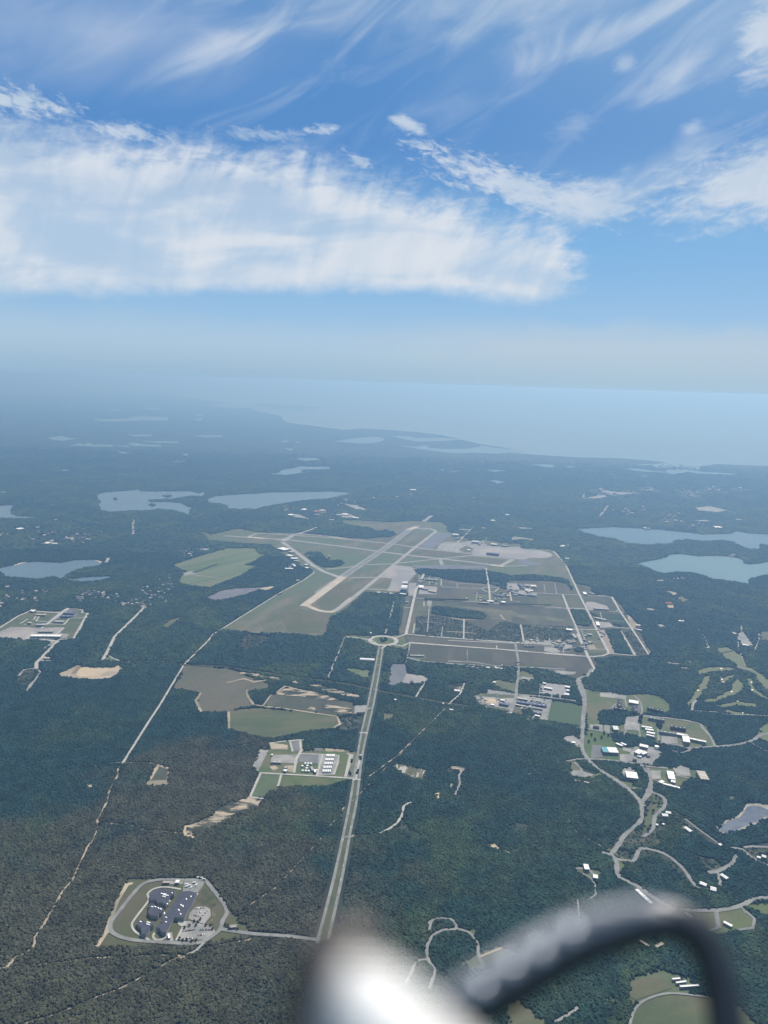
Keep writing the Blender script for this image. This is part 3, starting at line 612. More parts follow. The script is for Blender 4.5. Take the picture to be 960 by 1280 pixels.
sheet('lawn', a_((620, 340), (660, 320), (790, 320), (800, 380), (620, 375)), GREENF, z=.9); sheet('lawn', a_((800, 300), (900, 290), (900, 370), (800, 372)), GREENF, z=.9)
sheet('lawn', b_((75, 220), (150, 225), (160, 250), (80, 250)), GREENF, z=.9); sheet('lawn', a_((240, 175), (290, 165), (430, 190), (430, 250), (260, 245)), GREENF, z=.9)
sheet('lawn', e_((545, 190), (700, 205), (700, 215), (545, 205)), GREENF, z=.9)
sheet('lawn', c_((320, 345), (400, 350), (470, 470), (480, 520), (330, 525)), GREENF, z=.9)
sheet('yard', a_((300, 255), (400, 262), (395, 318), (260, 318), (265, 285)), APRON, 'lot'); sheet('yard', a_((325, 365), (360, 368), (355, 410), (322, 405)), LOTP, 'lot')
sheet('yard', a_((185, 235), (245, 232), (225, 330), (180, 328)), APRON, 'lot'); sheet('yard', a_((70, 210), (150, 208), (120, 300), (20, 292)), APRON, 'lot')
sheet('yard', b_((205, 235), (290, 238), (295, 285), (205, 282)), APRON, 'lot'); sheet('yard', b_((290, 290), (340, 290), (430, 310), (420, 335), (330, 330), (280, 318)), LOTP, 'lot')
sheet('yard', b_((330, 240), (420, 245), (430, 268), (340, 262)), LOTP, 'lot')
sheet('yard', c_((320, 135), (370, 135), (470, 165), (490, 190), (340, 200), (310, 160)), APRON, 'lot'); sheet('yard', c_((400, 285), (490, 290), (525, 325), (420, 330)), APRON, 'lot'); sheet('yard', c_((370, 245), (470, 270), (460, 280), (380, 262)), LOTP, 'lot')
sheet('building_site', c_((410, 350), (455, 345), (500, 440), (540, 520), (490, 520)), mat('site_earth', (.40, .30, .25), (.30, .27, .24), .02), 'lot')
sheet('yard', c_((620, 225), (650, 250), (720, 330), (660, 338), (640, 300)), SAND, 'lot', rough=(4, 30))
sheet('yard', b_((340, 665), (440, 672), (690, 700), (690, 715), (480, 700), (335, 685)), LOTP, 'lot')
sheet('yard', c_((0, 425), (180, 450), (220, 480), (160, 490), (0, 450)), LOTP, 'lot', rough=(5, 30)); sheet('yard', c_((0, 470), (120, 490), (110, 520), (0, 505)), LOTP, 'lot', rough=(5, 30))
sheet('yard', c_((325, 460), (370, 455), (400, 490), (340, 495)), SAND, 'lot')
for crop, pts, w, mt in [
    (a_, ((430, 262), (560, 270), (730, 275), (760, 268), (900, 265)), 12, ROADP), (a_, ((765, 120), (790, 290), (795, 372)), 17, ROADP), (a_, ((730, 275), (770, 300), (830, 300), (860, 275)), 10, ROADP),
    (a_, ((480, 230), (700, 245), (900, 262)), 9, ROADP), (a_, ((430, 200), (428, 255)), 9, ROADP), (a_, ((290, 200), (420, 195)), 9, ROADP), (a_, ((320, 352), (600, 372), (860, 385)), 12, ROADP), (a_, ((232, 348), (330, 352)), 10, ROADP),
    (a_, ((600, 505), (597, 655)), 11, ROADP), (a_, ((470, 598), (590, 604), (690, 612)), 10, SAND), (a_, ((500, 495), (590, 510), (690, 512)), 12, SAND), (a_, ((150, 418), (220, 420)), 8, ROADP), (a_, ((230, 540), (218, 610)), 9, ROADP),
    (a_, ((620, 340), (622, 375)), 8, ROADP), (a_, ((300, 370), (300, 410)), 8, ROADP), (b_, ((0, 383), (150, 390)), 14, LOTP),
    (b_, ((220, 285), (235, 368), (300, 375)), 12, ROADP), (b_, ((80, 500), (180, 505), (240, 520)), 12, SAND), (b_, ((150, 470), (185, 512)), 9, ROADP), (b_, ((305, 545), (328, 675)), 11, ROADP),
    (b_, ((550, -5), (640, 90), (745, 320), (800, 430), (870, 570), (950, 730)), 18, ROADP), (c_, ((400, 350), (480, 505), (480, 525), (440, 540), (370, 547), (330, 545), (150, 535), (0, 522)), 15, ROADP),
    (b_, ((420, 308), (620, 320), (960, 330)), 12, ROADP), (b_, ((620, 320), (660, 425), (715, 550), (780, 715)), 15, ROADP), (c_, ((250, 375), (330, 545), (378, 640), (330, 690), (250, 718)), 17, ROADP), (K_, ((768, 270), (740, 310), (690, 330), (680, 350), (690, 380), (715, 440), (722, 500), (714, 560), (712, 640), (705, 720)), 20, ROAD),
    (b_, ((400, 405), (560, 415), (660, 427), (790, 430)), 10, ROADP), (c_, ((0, 180), (300, 186)), 9, ROADP), (c_, ((300, 190), (540, 210), (600, 215)), 11, ROADP), (c_, ((410, 92), (510, 97), (560, 190), (640, 310), (720, 430), (785, 530)), 13, ROADP),
    (c_, ((170, 340), (390, 345)), 13, ROADP), (c_, ((520, 328), (660, 335), (735, 345)), 12, ROADP), (c_, ((575, 355), (682, 535)), 15, ROADP), (c_, ((480, 520), (700, 542)), 12, ROADP), (c_, ((310, 490), (470, 492)), 9, ROADP), (c_, ((280, 350), (300, 400), (330, 480)), 8, LOTP), (c_, ((540, 205), (560, 190)), 8, ROADP), (c_, ((550, 140), (610, 210)), 8, DIRT),
    (c_, ((720, 400), (800, 520)), 8, DIRT), (b_, ((0, 665), (330, 688), (640, 690)), 12, ROADP), (b_, ((390, 555), (640, 575)), 8, DIRT),
    (e_, ((0, 5), (500, 28)), 11, ROADP), (e_, ((0, 45), (360, 70), (520, 85), (960, 115)), 14, ROADP), (e_, ((505, 28), (530, 180), (520, 340), (500, 470), (470, 552)), 17, ROAD), (e_, ((440, 550), (480, 548)), 12, ROADP),
    (e_, ((0, 160), (200, 170), (350, 195), (560, 205), (880, 220)), 14, LOTP), (e_, ((145, 70), (145, 160)), 7, DIRT), (e_, ((365, 45), (365, 70)), 7, ROADP),
    (e_, ((770, 450), (735, 605)), 14, ROAD), (e_, ((520, 410), (700, 425), (960, 460)), 18, ROAD), (e_, ((690, 330), (685, 425)), 7, ROAD), (e_, ((780, 415), (770, 440)), 9, ROAD), (e_, ((840, 420), (842, 445)), 9, ROAD),
    (e_, ((20, 470), (90, 410), (125, 325)), 11, ROADP), (e_, ((0, 490), (18, 472)), 6, DIRT), (J_, ((545, 425), (300, 665), (150, 775)), 7, DIRT), (J_, ((455, 275), (400, 365)), 12, ROADP), (J_, ((370, 100), (350, 200)), 10, LOTP), (J_, ((360, 170), (440, 190), (640, 205), (740, 210)), 16, LOTP)]:
    road('road', crop(*pts), w*.82, mt, wob=.12)
for crop, pts, w in [(a_, ((250, 430), (480, 448)), 6), (a_, ((255, 520), (420, 535)), 6), (a_, ((340, 410), (325, 600)), 6), (a_, ((440, 560), (430, 640)), 6), (a_, ((265, 175), (260, 250)), 7), (a_, ((340, 185), (340, 250)), 7), (a_, ((395, 190), (390, 250)), 7), (a_, ((640, 320), (760, 330)), 6), (a_, ((700, 300), (690, 370)), 6), (a_, ((830, 300), (840, 370)), 6), (a_, ((550, 235), (548, 268)), 6),
    (b_, ((480, 245), (490, 310)), 6), (b_, ((560, 235), (575, 315)), 6), (b_, ((240, 330), (420, 345)), 6), (b_, ((430, 640), (425, 690)), 7), (b_, ((520, 650), (520, 700)), 7), (b_, ((600, 655), (600, 700)), 7), (b_, ((340, 655), (700, 680)), 7), (b_, ((350, 700), (720, 722)), 7), (b_, ((720, 560), (860, 580)), 8), (c_, ((345, 260), (600, 285)), 6), (c_, ((420, 210), (440, 285)), 6), (c_, ((270, 350), (380, 400)), 6), (c_, ((310, 430), (440, 440)), 6), (c_, ((30, 430), (200, 460)), 7), (c_, ((0, 500), (200, 515)), 7), (c_, ((60, 425), (60, 520)), 6), (c_, ((150, 435), (145, 525)), 6),
    (e_, ((560, 215), (880, 232)), 6), (e_, ((300, 395), (490, 415)), 6), (e_, ((230, 440), (480, 490)), 6), (e_, ((530, 455), (760, 485)), 6), (e_, ((520, 505), (740, 545)), 6)]:
    road('side_street', crop(*pts), w, LOTP, wob=.2)
sheet('car_park', J_((275, 200), (358, 204), (352, 248), (440, 260), (460, 275), (440, 290), (400, 305), (320, 295), (300, 312), (262, 306)), APROND, 'lot')
sheet('car_park', J_((352, 250), (440, 262), (452, 285), (400, 302), (330, 296)), APRON, 'road')
sheet('lawn', J_((370, 150), (445, 152), (450, 172), (400, 182), (365, 175)), BROWN, z=.9)
sheet('grass_clearing', J_((760, 290), (800, 278), (900, 298), (905, 345), (830, 325), (770, 300)), BROWN)
sheet('grass_clearing', J_((550, 310), (580, 300), (650, 292), (640, 330), (610, 348), (570, 330)), SCRUB); sheet('grass_clearing', J_((510, 335), (545, 335), (545, 350), (515, 348)), SCRUB)
sheet('yard', J_((590, 325), (625, 312), (630, 338), (600, 345)), LOT, 'lot')
sheet('sand_clearing', J_((235, 445), (288, 450), (285, 470), (235, 488)), BROWN, rough=(3, 15))
sheet('storage_yard', e_((295, 372), (400, 385), (500, 400), (490, 460), (460, 545), (300, 510), (210, 480), (190, 420), (240, 400), (290, 405)), BROWN)
sheet('storage_yard', e_((205, 420), (300, 430), (500, 440), (480, 530), (340, 500), (220, 475)), LOTP, 'lot', rough=(3, 20)); sheet('storage_yard', e_((295, 372), (400, 385), (500, 405), (500, 420), (290, 405)), LOTP, 'lot', rough=(3, 20))
sheet('sand_patch', e_((270, 440), (330, 440), (400, 465), (350, 480), (285, 475)), SANDB, 'road', rough=(3, 20))
sheet('storage_yard', e_((520, 405), (640, 430), (775, 450), (745, 610), (600, 580), (490, 545)), LOTP, 'lot'); sheet('lawn', e_((500, 500), (560, 525), (555, 568), (490, 550)), GREENF, 'road')
sheet('woodland_floor', e_((560, 525), (620, 530), (650, 560), (620, 585), (560, 568)), FOREST, z=2.2, forest=True)
sheet('grass_clearing', e_((530, 240), (560, 232), (640, 262), (650, 300), (610, 318), (530, 312)), BROWN); sheet('yard', e_((530, 290), (560, 275), (640, 285), (650, 300), (600, 310)), LOTP, 'lot')
sheet('yard', e_((705, 318), (915, 345), (912, 425), (830, 418), (690, 405)), mat('light_concrete_yard', (.40, .39, .39), (.34, .34, .35), .01, fine=.1), 'lot')
sheet('yard', e_((800, 230), (880, 235), (960, 240), (955, 258), (850, 262), (810, 250)), LOTP, 'lot', rough=(4, 20))
sheet('farm_field', K_((520, 465), (560, 462), (710, 488), (712, 560), (702, 618), (500, 582)), mat('green_crop', (.085, .135, .07), (.075, .12, .062), .004, stretch=(80, 8)))
# ------------------------------------------------------------------ campus of white roofs
sheet('lawn', f_((160, 75), (300, 95), (480, 115), (540, 110), (660, 105), (760, 130), (820, 180), (832, 225), (800, 250), (640, 250), (560, 262), (320, 225), (290, 260), (290, 300), (330, 335), (620, 265)) + g_((210, 285), (430, 320), (500, 345), (525, 400), (560, 490), (400, 512), (330, 505), (240, 500), (130, 468), (40, 450)) +
      f_((720, 450), (640, 435), (400, 405), (380, 420), (430, 455), (500, 505), (700, 500), (770, 545), (740, 590), (660, 640), (470, 622), (220, 600), (170, 540), (165, 480), (200, 370), (190, 180)), GRASS)
sheet('lawn', f_((190, 390), (390, 400), (390, 440), (440, 470), (440, 600), (220, 598), (180, 540)), GRASSB, z=1.0)
wood(f_((285, 290), (310, 230), (400, 228), (540, 240), (520, 275), (490, 275), (490, 330), (440, 340), (310, 335)))
wood(f_((390, 420), (420, 400), (500, 405), (640, 435), (655, 490), (560, 505), (450, 470), (395, 455)))
wood(f_((660, 470), (760, 480), (830, 500), (960, 500), (960, 520), (900, 540)), g_((300, 560), (420, 520), (560, 510), (560, 640)), f_((960, 650), (740, 630), (740, 590), (775, 545), (720, 500), (660, 500)))
wood(f_((280, 630), (460, 625), (500, 640), (470, 680), (440, 690), (420, 720), (360, 760), (300, 680)), N_((215, 20), (230, 70), (180, 50)))
wood(M_((530, 515), (580, 520), (625, 580), (625, 660), (545, 620), (560, 580)))
wood(M_((210, 500), (260, 485), (345, 555), (300, 568), (225, 545)))
sheet('car_park', f_((490, 275), (595, 270), (600, 385), (480, 370)), LOTP, 'lot'); sheet('car_park', f_((300, 95), (380, 95), (500, 118), (490, 150), (430, 140), (300, 128)), LOTP, 'lot'); sheet('car_park', f_((240, 490), (310, 492), (320, 585), (232, 585)), LOT, 'lot')
sheet('car_park', f_((225, 335), (320, 338), (320, 385), (220, 378)), LOTP, 'lot'); sheet('car_park', f_((330, 340), (375, 340), (372, 395), (330, 385)), LOTP, 'lot'); sheet('car_park', f_((760, 420), (880, 430), (885, 480), (760, 470)), LOTP, 'lot')
sheet('yard', f_((450, 560), (520, 560), (520, 610), (450, 610)), LOTP, 'lot'); sheet('yard', f_((520, 560), (560, 500), (660, 500), (700, 510), (770, 550), (740, 590), (680, 640), (560, 620), (460, 600)), LOTP, 'lot'); sheet('car_park', f_((470, 505), (540, 520), (530, 545), (470, 530)), LOTP, 'lot')
sheet('yard', f_((545, 185), (600, 195), (600, 250), (545, 240)), LOT, 'road')
sheet('lawn', M_((150, 490), (200, 490), (230, 530), (340, 560), (350, 575), (300, 590), (200, 585), (150, 560), (165, 530)), GRASS); sheet('car_park', M_((170, 545), (220, 545), (300, 570), (260, 590), (160, 575)), LOTP, 'lot')
sheet('yard', M_((130, 340), (180, 335), (215, 360), (215, 410), (150, 380), (110, 355)), LOTP, 'lot', rough=(2, 12)); 
sheet('lawn', M_((455, 540), (520, 520), (590, 590), (575, 605), (540, 600), (480, 590)), LOTP); sheet('lawn', M_((430, 600), (520, 610), (560, 650), (500, 650)), GRASS)
sheet('lawn', M_((600, 520), (740, 530), (960, 545), (960, 600), (880, 590), (830, 620), (810, 655), (690, 630), (640, 600)), GRASS); sheet('car_park', M_((640, 545), (700, 545), (700, 595), (640, 600)), LOTP, 'lot'); sheet('car_park', M_((770, 530), (820, 512), (870, 530), (880, 580), (800, 575)), LOTP, 'lot')
# right-hand park and its winding roads
sheet('lawn', N_((375, 120), (440, 140), (480, 180), (440, 210), (410, 250), (470, 290), (400, 330), (430, 390), (330, 410), (210, 400), (250, 340), (330, 300), (345, 240), (355, 170)), SCRUB); sheet('lawn', N_((380, 130), (432, 150), (430, 200), (390, 240), (385, 300), (330, 330), (345, 270), (350, 240), (390, 180)), GREENF, z=1.0)
sheet('lawn', N_((160, 400), (215, 330), (300, 310), (300, 330), (220, 360), (200, 410), (290, 420), (330, 400), (480, 440), (560, 520), (620, 600), (580, 590), (500, 520), (400, 425), (300, 470), (190, 460)), SCRUB, z=.6)
sheet('lawn', N_((188, 460), (250, 475), (220, 530), (200, 520)), GRASS); sheet('clearing', N_((600, 440), (700, 460), (740, 490), (690, 520), (650, 500)), SCRUB); sheet('clearing', N_((480, 200), (560, 260), (720, 380), (690, 390), (580, 310), (480, 240)), SCRUB, rough=(4, 20))
sheet('clearing', l_((300, 310), (330, 300), (400, 380), (370, 400), (320, 360)), BROWN, rough=(3, 15)); sheet('clearing', N_((0, 490), (60, 500), (130, 520), (120, 560), (60, 560), (0, 520)), BROWN, rough=(3, 15)); sheet('clearing', N_((760, 145), (790, 140), (800, 160), (765, 170)), BROWN)
sheet('lawn', N_((230, 545), (340, 610), (480, 680), (500, 720), (420, 700), (300, 620)), SCRUB); sheet('clearing', N_((800, 400), (960, 370), (990, 400), (960, 480), (880, 450)), SCRUB)
for crop, pts, w in [(M_, ((210, -10), (245, 100), (238, 200), (235, 300), (225, 400), (265, 480), (350, 550), (450, 610), (550, 700), (600, 760)), 17), (M_, ((130, 490), (260, 475), (500, 495), (620, 520), (740, 530)), 11), (f_, ((150, 72), (300, 92)), 10), (f_, ((120, 355), (240, 375), (370, 400)), 10), (f_, ((455, 380), (540, 375), (600, 385)), 9),
    (f_, ((400, 215), (380, 225), (440, 160)), 8), (f_, ((500, 210), (490, 150)), 8), (f_, ((550, 115), (600, 165), (615, 235), (600, 265)), 9), (f_, ((600, 265), (780, 285), (960, 305)), 10), (g_, ((0, 275), (210, 288), (430, 325), (470, 365), (530, 430), (562, 500)), 13), (g_, ((355, 515), (560, 502), (700, 490), (820, 465), (900, 420), (960, 405), (1100, 395)), 15), (g_, ((820, 465), (880, 500), (1000, 560)), 10),
    (f_, ((595, 385), (600, 430)), 8), (f_, ((735, 370), (740, 460)), 8), (g_, ((130, 470), (280, 490), (350, 515)), 10), (g_, ((265, 420), (270, 480)), 8), (g_, ((235, 530), (300, 548), (350, 540), (380, 520)), 11), (f_, ((500, 370), (480, 415)), 8), (f_, ((460, 615), (560, 630), (600, 635), (650, 700)), 10), (f_, ((680, 640), (690, 560)), 12),
    (M_, ((620, 530), (640, 600), (625, 665), (600, 710)), 14), (M_, ((550, 650), (625, 665), (720, 710)), 9), (M_, ((180, 495), (225, 540), (215, 570)), 9), (M_, ((780, 575), (870, 590)), 8),
    (N_, ((130, 20), (260, 110), (310, 160), (328, 210), (320, 270), (250, 330), (210, 390), (175, 435)), 15), (N_, ((370, 120), (440, 150), (438, 200), (395, 245), (385, 300), (345, 340), (330, 340)), 13), (N_, ((375, 60), (372, 120), (340, 160), (325, 190)), 15), (N_, ((265, 105), (330, 105), (375, 125)), 9), (N_, ((130, 425), (175, 440), (200, 470), (215, 545), (300, 590), (400, 660), (520, 730)), 15),
    (N_, ((190, 455), (285, 468), (310, 420), (340, 405), (440, 430), (530, 500), (580, 570), (610, 600), (660, 605)), 12), (N_, ((660, 525), (720, 515), (790, 470), (798, 435)), 14), (N_, ((715, 530), (720, 590)), 12), (N_, ((770, 400), (830, 410), (880, 450), (960, 490)), 10), (N_, ((840, 400), (880, 395), (1000, 400)), 10), (N_, ((520, 712), (700, 715), (830, 690), (880, 660), (960, 650), (1060, 650)), 14), (N_, ((830, 695), (850, 730)), 9), (N_, ((30, 530), (80, 560), (100, 630), (60, 660)), 7), (N_, ((0, 505), (60, 510), (90, 540)), 9), (N_, ((545, 255), (600, 300), (720, 385)), 7)]:
    road('road', crop(*pts), w, ROAD, sm=3, wob=.1, extra=1)
# golf course
for pts in [((660, 155), (720, 152), (790, 190), (830, 250), (790, 252), (700, 200)), ((540, 280), (600, 265), (700, 262), (760, 270), (700, 285), (630, 285), (560, 302)), ((570, 335), (610, 330), (600, 380), (540, 440), (490, 485), (475, 465), (520, 410)), ((580, 450), (650, 440), (720, 405), (770, 345), (808, 370), (800, 410), (740, 430), (650, 460), (590, 460)),
            ((650, 490), (720, 480), (780, 470), (880, 482), (880, 500), (780, 490), (700, 500)), ((780, 262), (860, 275), (940, 320), (1010, 370), (1010, 400), (940, 380), (870, 300), (790, 280)), ((825, 340), (870, 345), (880, 390), (960, 440), (1010, 455), (1000, 470), (900, 425), (860, 400)), ((690, 530), (720, 518), (800, 535), (900, 545), (960, 550), (860, 552), (760, 545)), ((680, 310), (700, 325), (750, 305), (760, 318), (700, 350), (670, 345)), ((920, 620), (960, 600), (1000, 640), (960, 700), (890, 670))]:
    cxx = sum(p[0] for p in pts)/len(pts); cyy = sum(p[1] for p in pts)/len(pts)
    sheet('fairway', L_(*[(cxx+(x-cxx)*1.1, cyy+(y-cyy)*1.25) for x, y in pts]), FIELDG, rough=(4, 30))
for q in [(540, 400), (742, 408), (770, 432), (862, 352), (865, 398), (680, 270), (682, 335), (690, 352), (810, 535), (778, 465)]:
    cx, cy = q; sheet('sand_bunker', L_(*[(cx+7*math.cos(t), cy+4*math.sin(t)) for t in np.linspace(0, 5.6, 8)]), mat('bunker_sand', (.7, .65, .55)), 'road')
road('road', L_((490, 522), (650, 530), (720, 545), (960, 552), (1100, 560)), 8, LOTP); road('road', L_((505, 520), (510, 480), (530, 460)), 12, LOTP); road('road', L_((770, 262), (880, 280)), 12, LOTP); road('road', L_((790, 165), (825, 250)), 8, LOTP); road('road', L_((905, 60), (905, 100), (880, 160)), 9, LOTP); road('road', L_((905, 95), (980, 115)), 9, LOTP)
sheet('grass_clearing', L_((915, 45), (1000, 40), (1000, 105), (915, 95)), BROWN); sheet('yard', L_((770, 60), (830, 65), (875, 130), (800, 135), (840, 110), (780, 85)), LOTP, 'lot'); road('road', L_((800, 10), (800, 60)), 9, LOTP); road('road', L_((780, 80), (782, 150), (800, 190)), 8, LOTP)
road('dirt_track', L_((540, 30), (585, 90), (600, 150)), 14, LOTP, wob=.5); sheet('clearing', L_((585, 120), (600, 110), (615, 150), (585, 155)), LOTP, 'lot')
sheet('yard', H_((500, 430), (530, 420), (545, 432), (570, 440), (545, 447), (535, 458), (515, 440)), GRASS, 'lot'); sheet('yard', H_((440, 392), (500, 402), (512, 420), (480, 415)), SAND, 'lot', rough=(5, 30)); sheet('yard', H_((450, 462), (490, 465), (500, 480), (465, 485)), SAND, 'lot', rough=(5, 30)); sheet('yard', H_((340, 485), (370, 480), (415, 492), (380, 497)), LOTP, 'lot', rough=(5, 30)); sheet('yard', H_((400, 565), (430, 562), (460, 580), (420, 578)), LOTP, 'lot', rough=(5, 30)); sheet('yard', H_((800, 610), (835, 600), (885, 660), (880, 675), (830, 668)), LOTP, 'lot'); road('road', H_((828, 570), (828, 610)), 10, LOTP)
road('cleared_line', L_((0, 190), (330, 208), (600, 190), (760, 160)), 12, mat('mown_line', (.07, .075, .05)), extra=0); sheet('yard', L_((350, 232), (425, 235), (420, 244), (360, 240)), LOTP, 'lot'); sheet('yard', L_((430, 260), (470, 262), (500, 275), (440, 270)), LOTP, 'lot')
# ------------------------------------------------------------------ works compound beside the carriageway
sheet('compound_lawn', S_((150, 222), (215, 225), (215, 170), (360, 160), (480, 150), (480, 240), (620, 210), (800, 225), (860, 240), (880, 260), (860, 445), (790, 455), (640, 500), (300, 505), (170, 585), (70, 580), (150, 400), (90, 360)), GRASS)
sheet('gravel_bank', S_((150, 220), (215, 228), (180, 300), (135, 390), (90, 362), (110, 310)), LOTP, 'lot', rough=(2, 10)); sheet('yard', S_((250, 265), (440, 262), (430, 330), (235, 320), (230, 300)), LOTP, 'lot'); sheet('yard', S_((440, 255), (615, 262), (600, 330), (440, 320)), LOT, 'lot')
sheet('yard', S_((215, 172), (355, 190), (360, 225), (240, 225)), SAND, 'lot', rough=(2, 10)); sheet('car_park', S_((365, 160), (460, 158), (455, 240), (390, 240)), LOT, 'lot'); sheet('yard', S_((220, 355), (260, 345), (290, 365), (250, 385)), SAND, 'lot', rough=(2, 10)); sheet('yard', S_((330, 350), (400, 345), (410, 395), (330, 392)), SAND, 'lot', rough=(2, 10))
sheet('yard', S_((640, 215), (780, 225), (790, 245), (640, 238)), SAND, 'lot', rough=(2, 10)); sheet('car_park', S_((545, 210), (610, 210), (610, 238), (550, 235)), LOT, 'lot'); sheet('yard', S_((590, 265), (720, 260), (735, 290), (710, 410), (580, 408)), LOTP, 'lot')
sheet('lawn', S_((825, 265), (880, 270), (862, 440), (795, 430)), mat('verge_grey', (.2, .2, .16), (.15, .155, .11), .03), 'wood'); sheet('meadow', S_((160, 405), (300, 412), (280, 500), (170, 582), (85, 575)), BROWN, 'wood')
for pts, w in [(((150, 400), (600, 425), (850, 442)), 9), (((155, 400), (75, 580)), 9), (((310, 412), (285, 500)), 8), (((620, 265), (575, 425)), 7), (((360, 160), (480, 150)), 9), (((375, 165), (395, 240)), 8), (((450, 158), (460, 230), (420, 300), (405, 400)), 10), (((440, 255), (620, 262), (740, 270), (735, 320), (705, 410), (580, 412)), 7), (((800, 255), (835, 265), (790, 430)), 9), (((350, 160), (215, 178)), 8), (((80, 582), (180, 595)), 8), (((870, 450), (890, 330), (905, 260)), 8)]:
    road('road', S_(*pts), w, ROADP, extra=2)
# ------------------------------------------------------------------ near compound with the dark-roofed building
sheet('compound_lawn', h_((200, 65), (330, 62), (440, 75), (600, 60), (660, 70), (780, 220), (860, 310), (940, 390), (960, 400), (720, 445), (640, 460), (480, 455), (150, 475), (0, 478), (60, 375), (160, 110)), mat('compound_grass', (.115, .115, .062), (.095, .115, .055), .02, c3=(.13, .12, .08), s3=.01, fine=.12, fs=.3))
road('sand_path', h_((190, 98), (130, 200), (75, 340), (60, 395), (5, 475)), 9, SAND, wob=.4); sheet('sand_patch', h_((165, 95), (225, 90), (220, 100), (180, 118)), SAND, 'lot', rough=(1.5, 8)); sheet('sand_patch', h_((75, 330), (95, 330), (95, 390), (70, 395)), SAND, 'lot', rough=(1.5, 8))
road('ring_road', h_((655, 75), (700, 130), (765, 215), (785, 270), (760, 320), (745, 370), (700, 410), (640, 445), (560, 458), (430, 450), (330, 445), (220, 435), (130, 410), (88, 375), (95, 320), (150, 250), (230, 150), (290, 95), (370, 75), (440, 72), (560, 75), (655, 75)), 11, ROAD, sm=4)
road('access_road', h_((745, 370), (840, 385), (960, 400)) + FULL((360, 1171), (400, 1176)), 11, ROAD, sm=3, extra=4)
road('footpath', h_((510, 132), (420, 118), (350, 128), (310, 160), (318, 195), (290, 235), (240, 300), (215, 345), (240, 390), (320, 435)), 6, ROADP, sm=3)
sheet('yard', h_((530, 80), (600, 75), (655, 75), (640, 115), (610, 150), (520, 150)), LOTP, 'lot'); sheet('yard', h_((420, 70), (530, 75), (520, 100), (400, 100)), LOTP, 'wood')
sheet('car_park', h_((600, 235), (660, 235), (685, 250), (690, 290), (650, 340), (620, 330), (555, 310), (560, 275)), LOTP, 'lot'); sheet('car_park', h_((520, 360), (600, 355), (700, 355), (715, 385), (660, 430), (560, 440), (490, 435), (490, 405)), LOTP, 'lot'); sheet('car_park', h_((500, 325), (560, 320), (640, 340), (700, 355), (520, 362), (492, 345)), LOTP, 'wood')
sheet('turning_circle', h_((490, 325), (515, 315), (545, 330), (540, 350), (510, 355), (492, 342)), ROADP, 'road')
road('footpath', h_((610, 155), (560, 240), (525, 310)), 5, ROADP); road('footpath', h_((520, 360), (480, 440)), 5, ROADP); road('footpath', h_((470, 300), (495, 318)), 7, mat('bright_path', (.6, .58, .5)))
ring('service_loop', G(*h_((385, 405))[0]).to_2d(), 14, 20, 1.95, ROADP); sheet('yard', h_((430, 390), (455, 388), (465, 440), (425, 440)), LOTP, 'lot')
sheet('sand_patch', h_((690, 245), (700, 240), (720, 290), (690, 345), (660, 345), (700, 300)), mat('worn_grass', (.24, .19, .13), (.11, .115, .06), .06), 'lot', rough=(1.5, 8)); sheet('sand_patch', h_((800, 345), (850, 340), (840, 365), (800, 365)), SAND, 'lot', rough=(1.5, 8))
sheet('scrub', h_((600, 190), (640, 130), (690, 125), (750, 200), (700, 240), (650, 225)), mat('rough_grass', (.13, .12, .07), (.06, .08, .04), .06), 'wood')
road('road', h_((650, 450), (600, 500), (555, 520)), 7, LOTP)
# bottom centre loops
for pts, w in [(((590, 250), (600, 215), (640, 205), (680, 215), (690, 245), (640, 250), (600, 275), (580, 320), (590, 370), (610, 400), (590, 470)), 8), (((690, 245), (740, 260), (770, 300), (775, 350), (795, 385)), 8), (((580, 360), (540, 370), (520, 415), (500, 450)), 8)]:
    road('road', T_(*pts), w, ROAD, sm=4, extra=2)
ring('turning_circle', G(*T_((582, 212))[0]).to_2d(), 6, 14, 2.0, ROAD)
sheet('grass_clearing', T_((735, 260), (755, 240), (765, 255), (760, 275)), BROWN, rough=(2, 8)); sheet('grass_clearing', T_((700, 380), (760, 340), (840, 310), (920, 330), (880, 380), (780, 400)), BROWN, rough=(2, 10)); road('sand_path', T_((780, 350), (860, 318)), 6, SANDB)
sheet('storage_field', O_((200, 150), (225, 138), (300, 155), (380, 178), (355, 222), (270, 200), (235, 175)), mat('storage_rows', (.50, .48, .42), (.12, .12, .07), .09, lo=.42, hi=.52, stretch=(75, 7)), 'lot', rough=(2, 10))
sheet('sand_patch', O_((470, 180), (500, 150), (540, 148), (580, 162), (560, 175), (540, 180), (520, 170), (490, 190)), BROKEN, 'lot', rough=(2, 10)); road('sand_path', O_((555, 165), (535, 200), (540, 240), (515, 295)), 8, LOTP); sheet('sand_patch', O_((490, 240), (510, 240), (505, 260), (492, 258)), LOTP, 'lot')
sheet('sand_patch', O_((412, 285), (455, 285), (440, 300), (440, 325), (430, 325)), SANDB, 'lot', rough=(2, 10)); road('road', O_((300, 335), (260, 350), (250, 400), (210, 450), (150, 485)), 9, ROADP, sm=3, extra=1); road('dirt_track', O_((150, 485), (100, 498), (0, 500)), 6, DIRT, wob=.5, extra=1.5)
sheet('grass_clearing', O_((250, 415), (275, 440), (300, 475), (370, 495), (330, 500), (215, 470)), SCRUB, rough=(3, 15)); sheet('clearing', O_((680, 548), (705, 538), (735, 550), (738, 568), (700, 560)), SANDB, 'lot', rough=(2, 10)); sheet('clearing', O_((780, 450), (830, 430), (880, 445), (870, 475), (810, 480)), SCRUB, rough=(3, 15)); sheet('clearing', O_((870, 190), (890, 180), (910, 192), (885, 200)), BROWN)
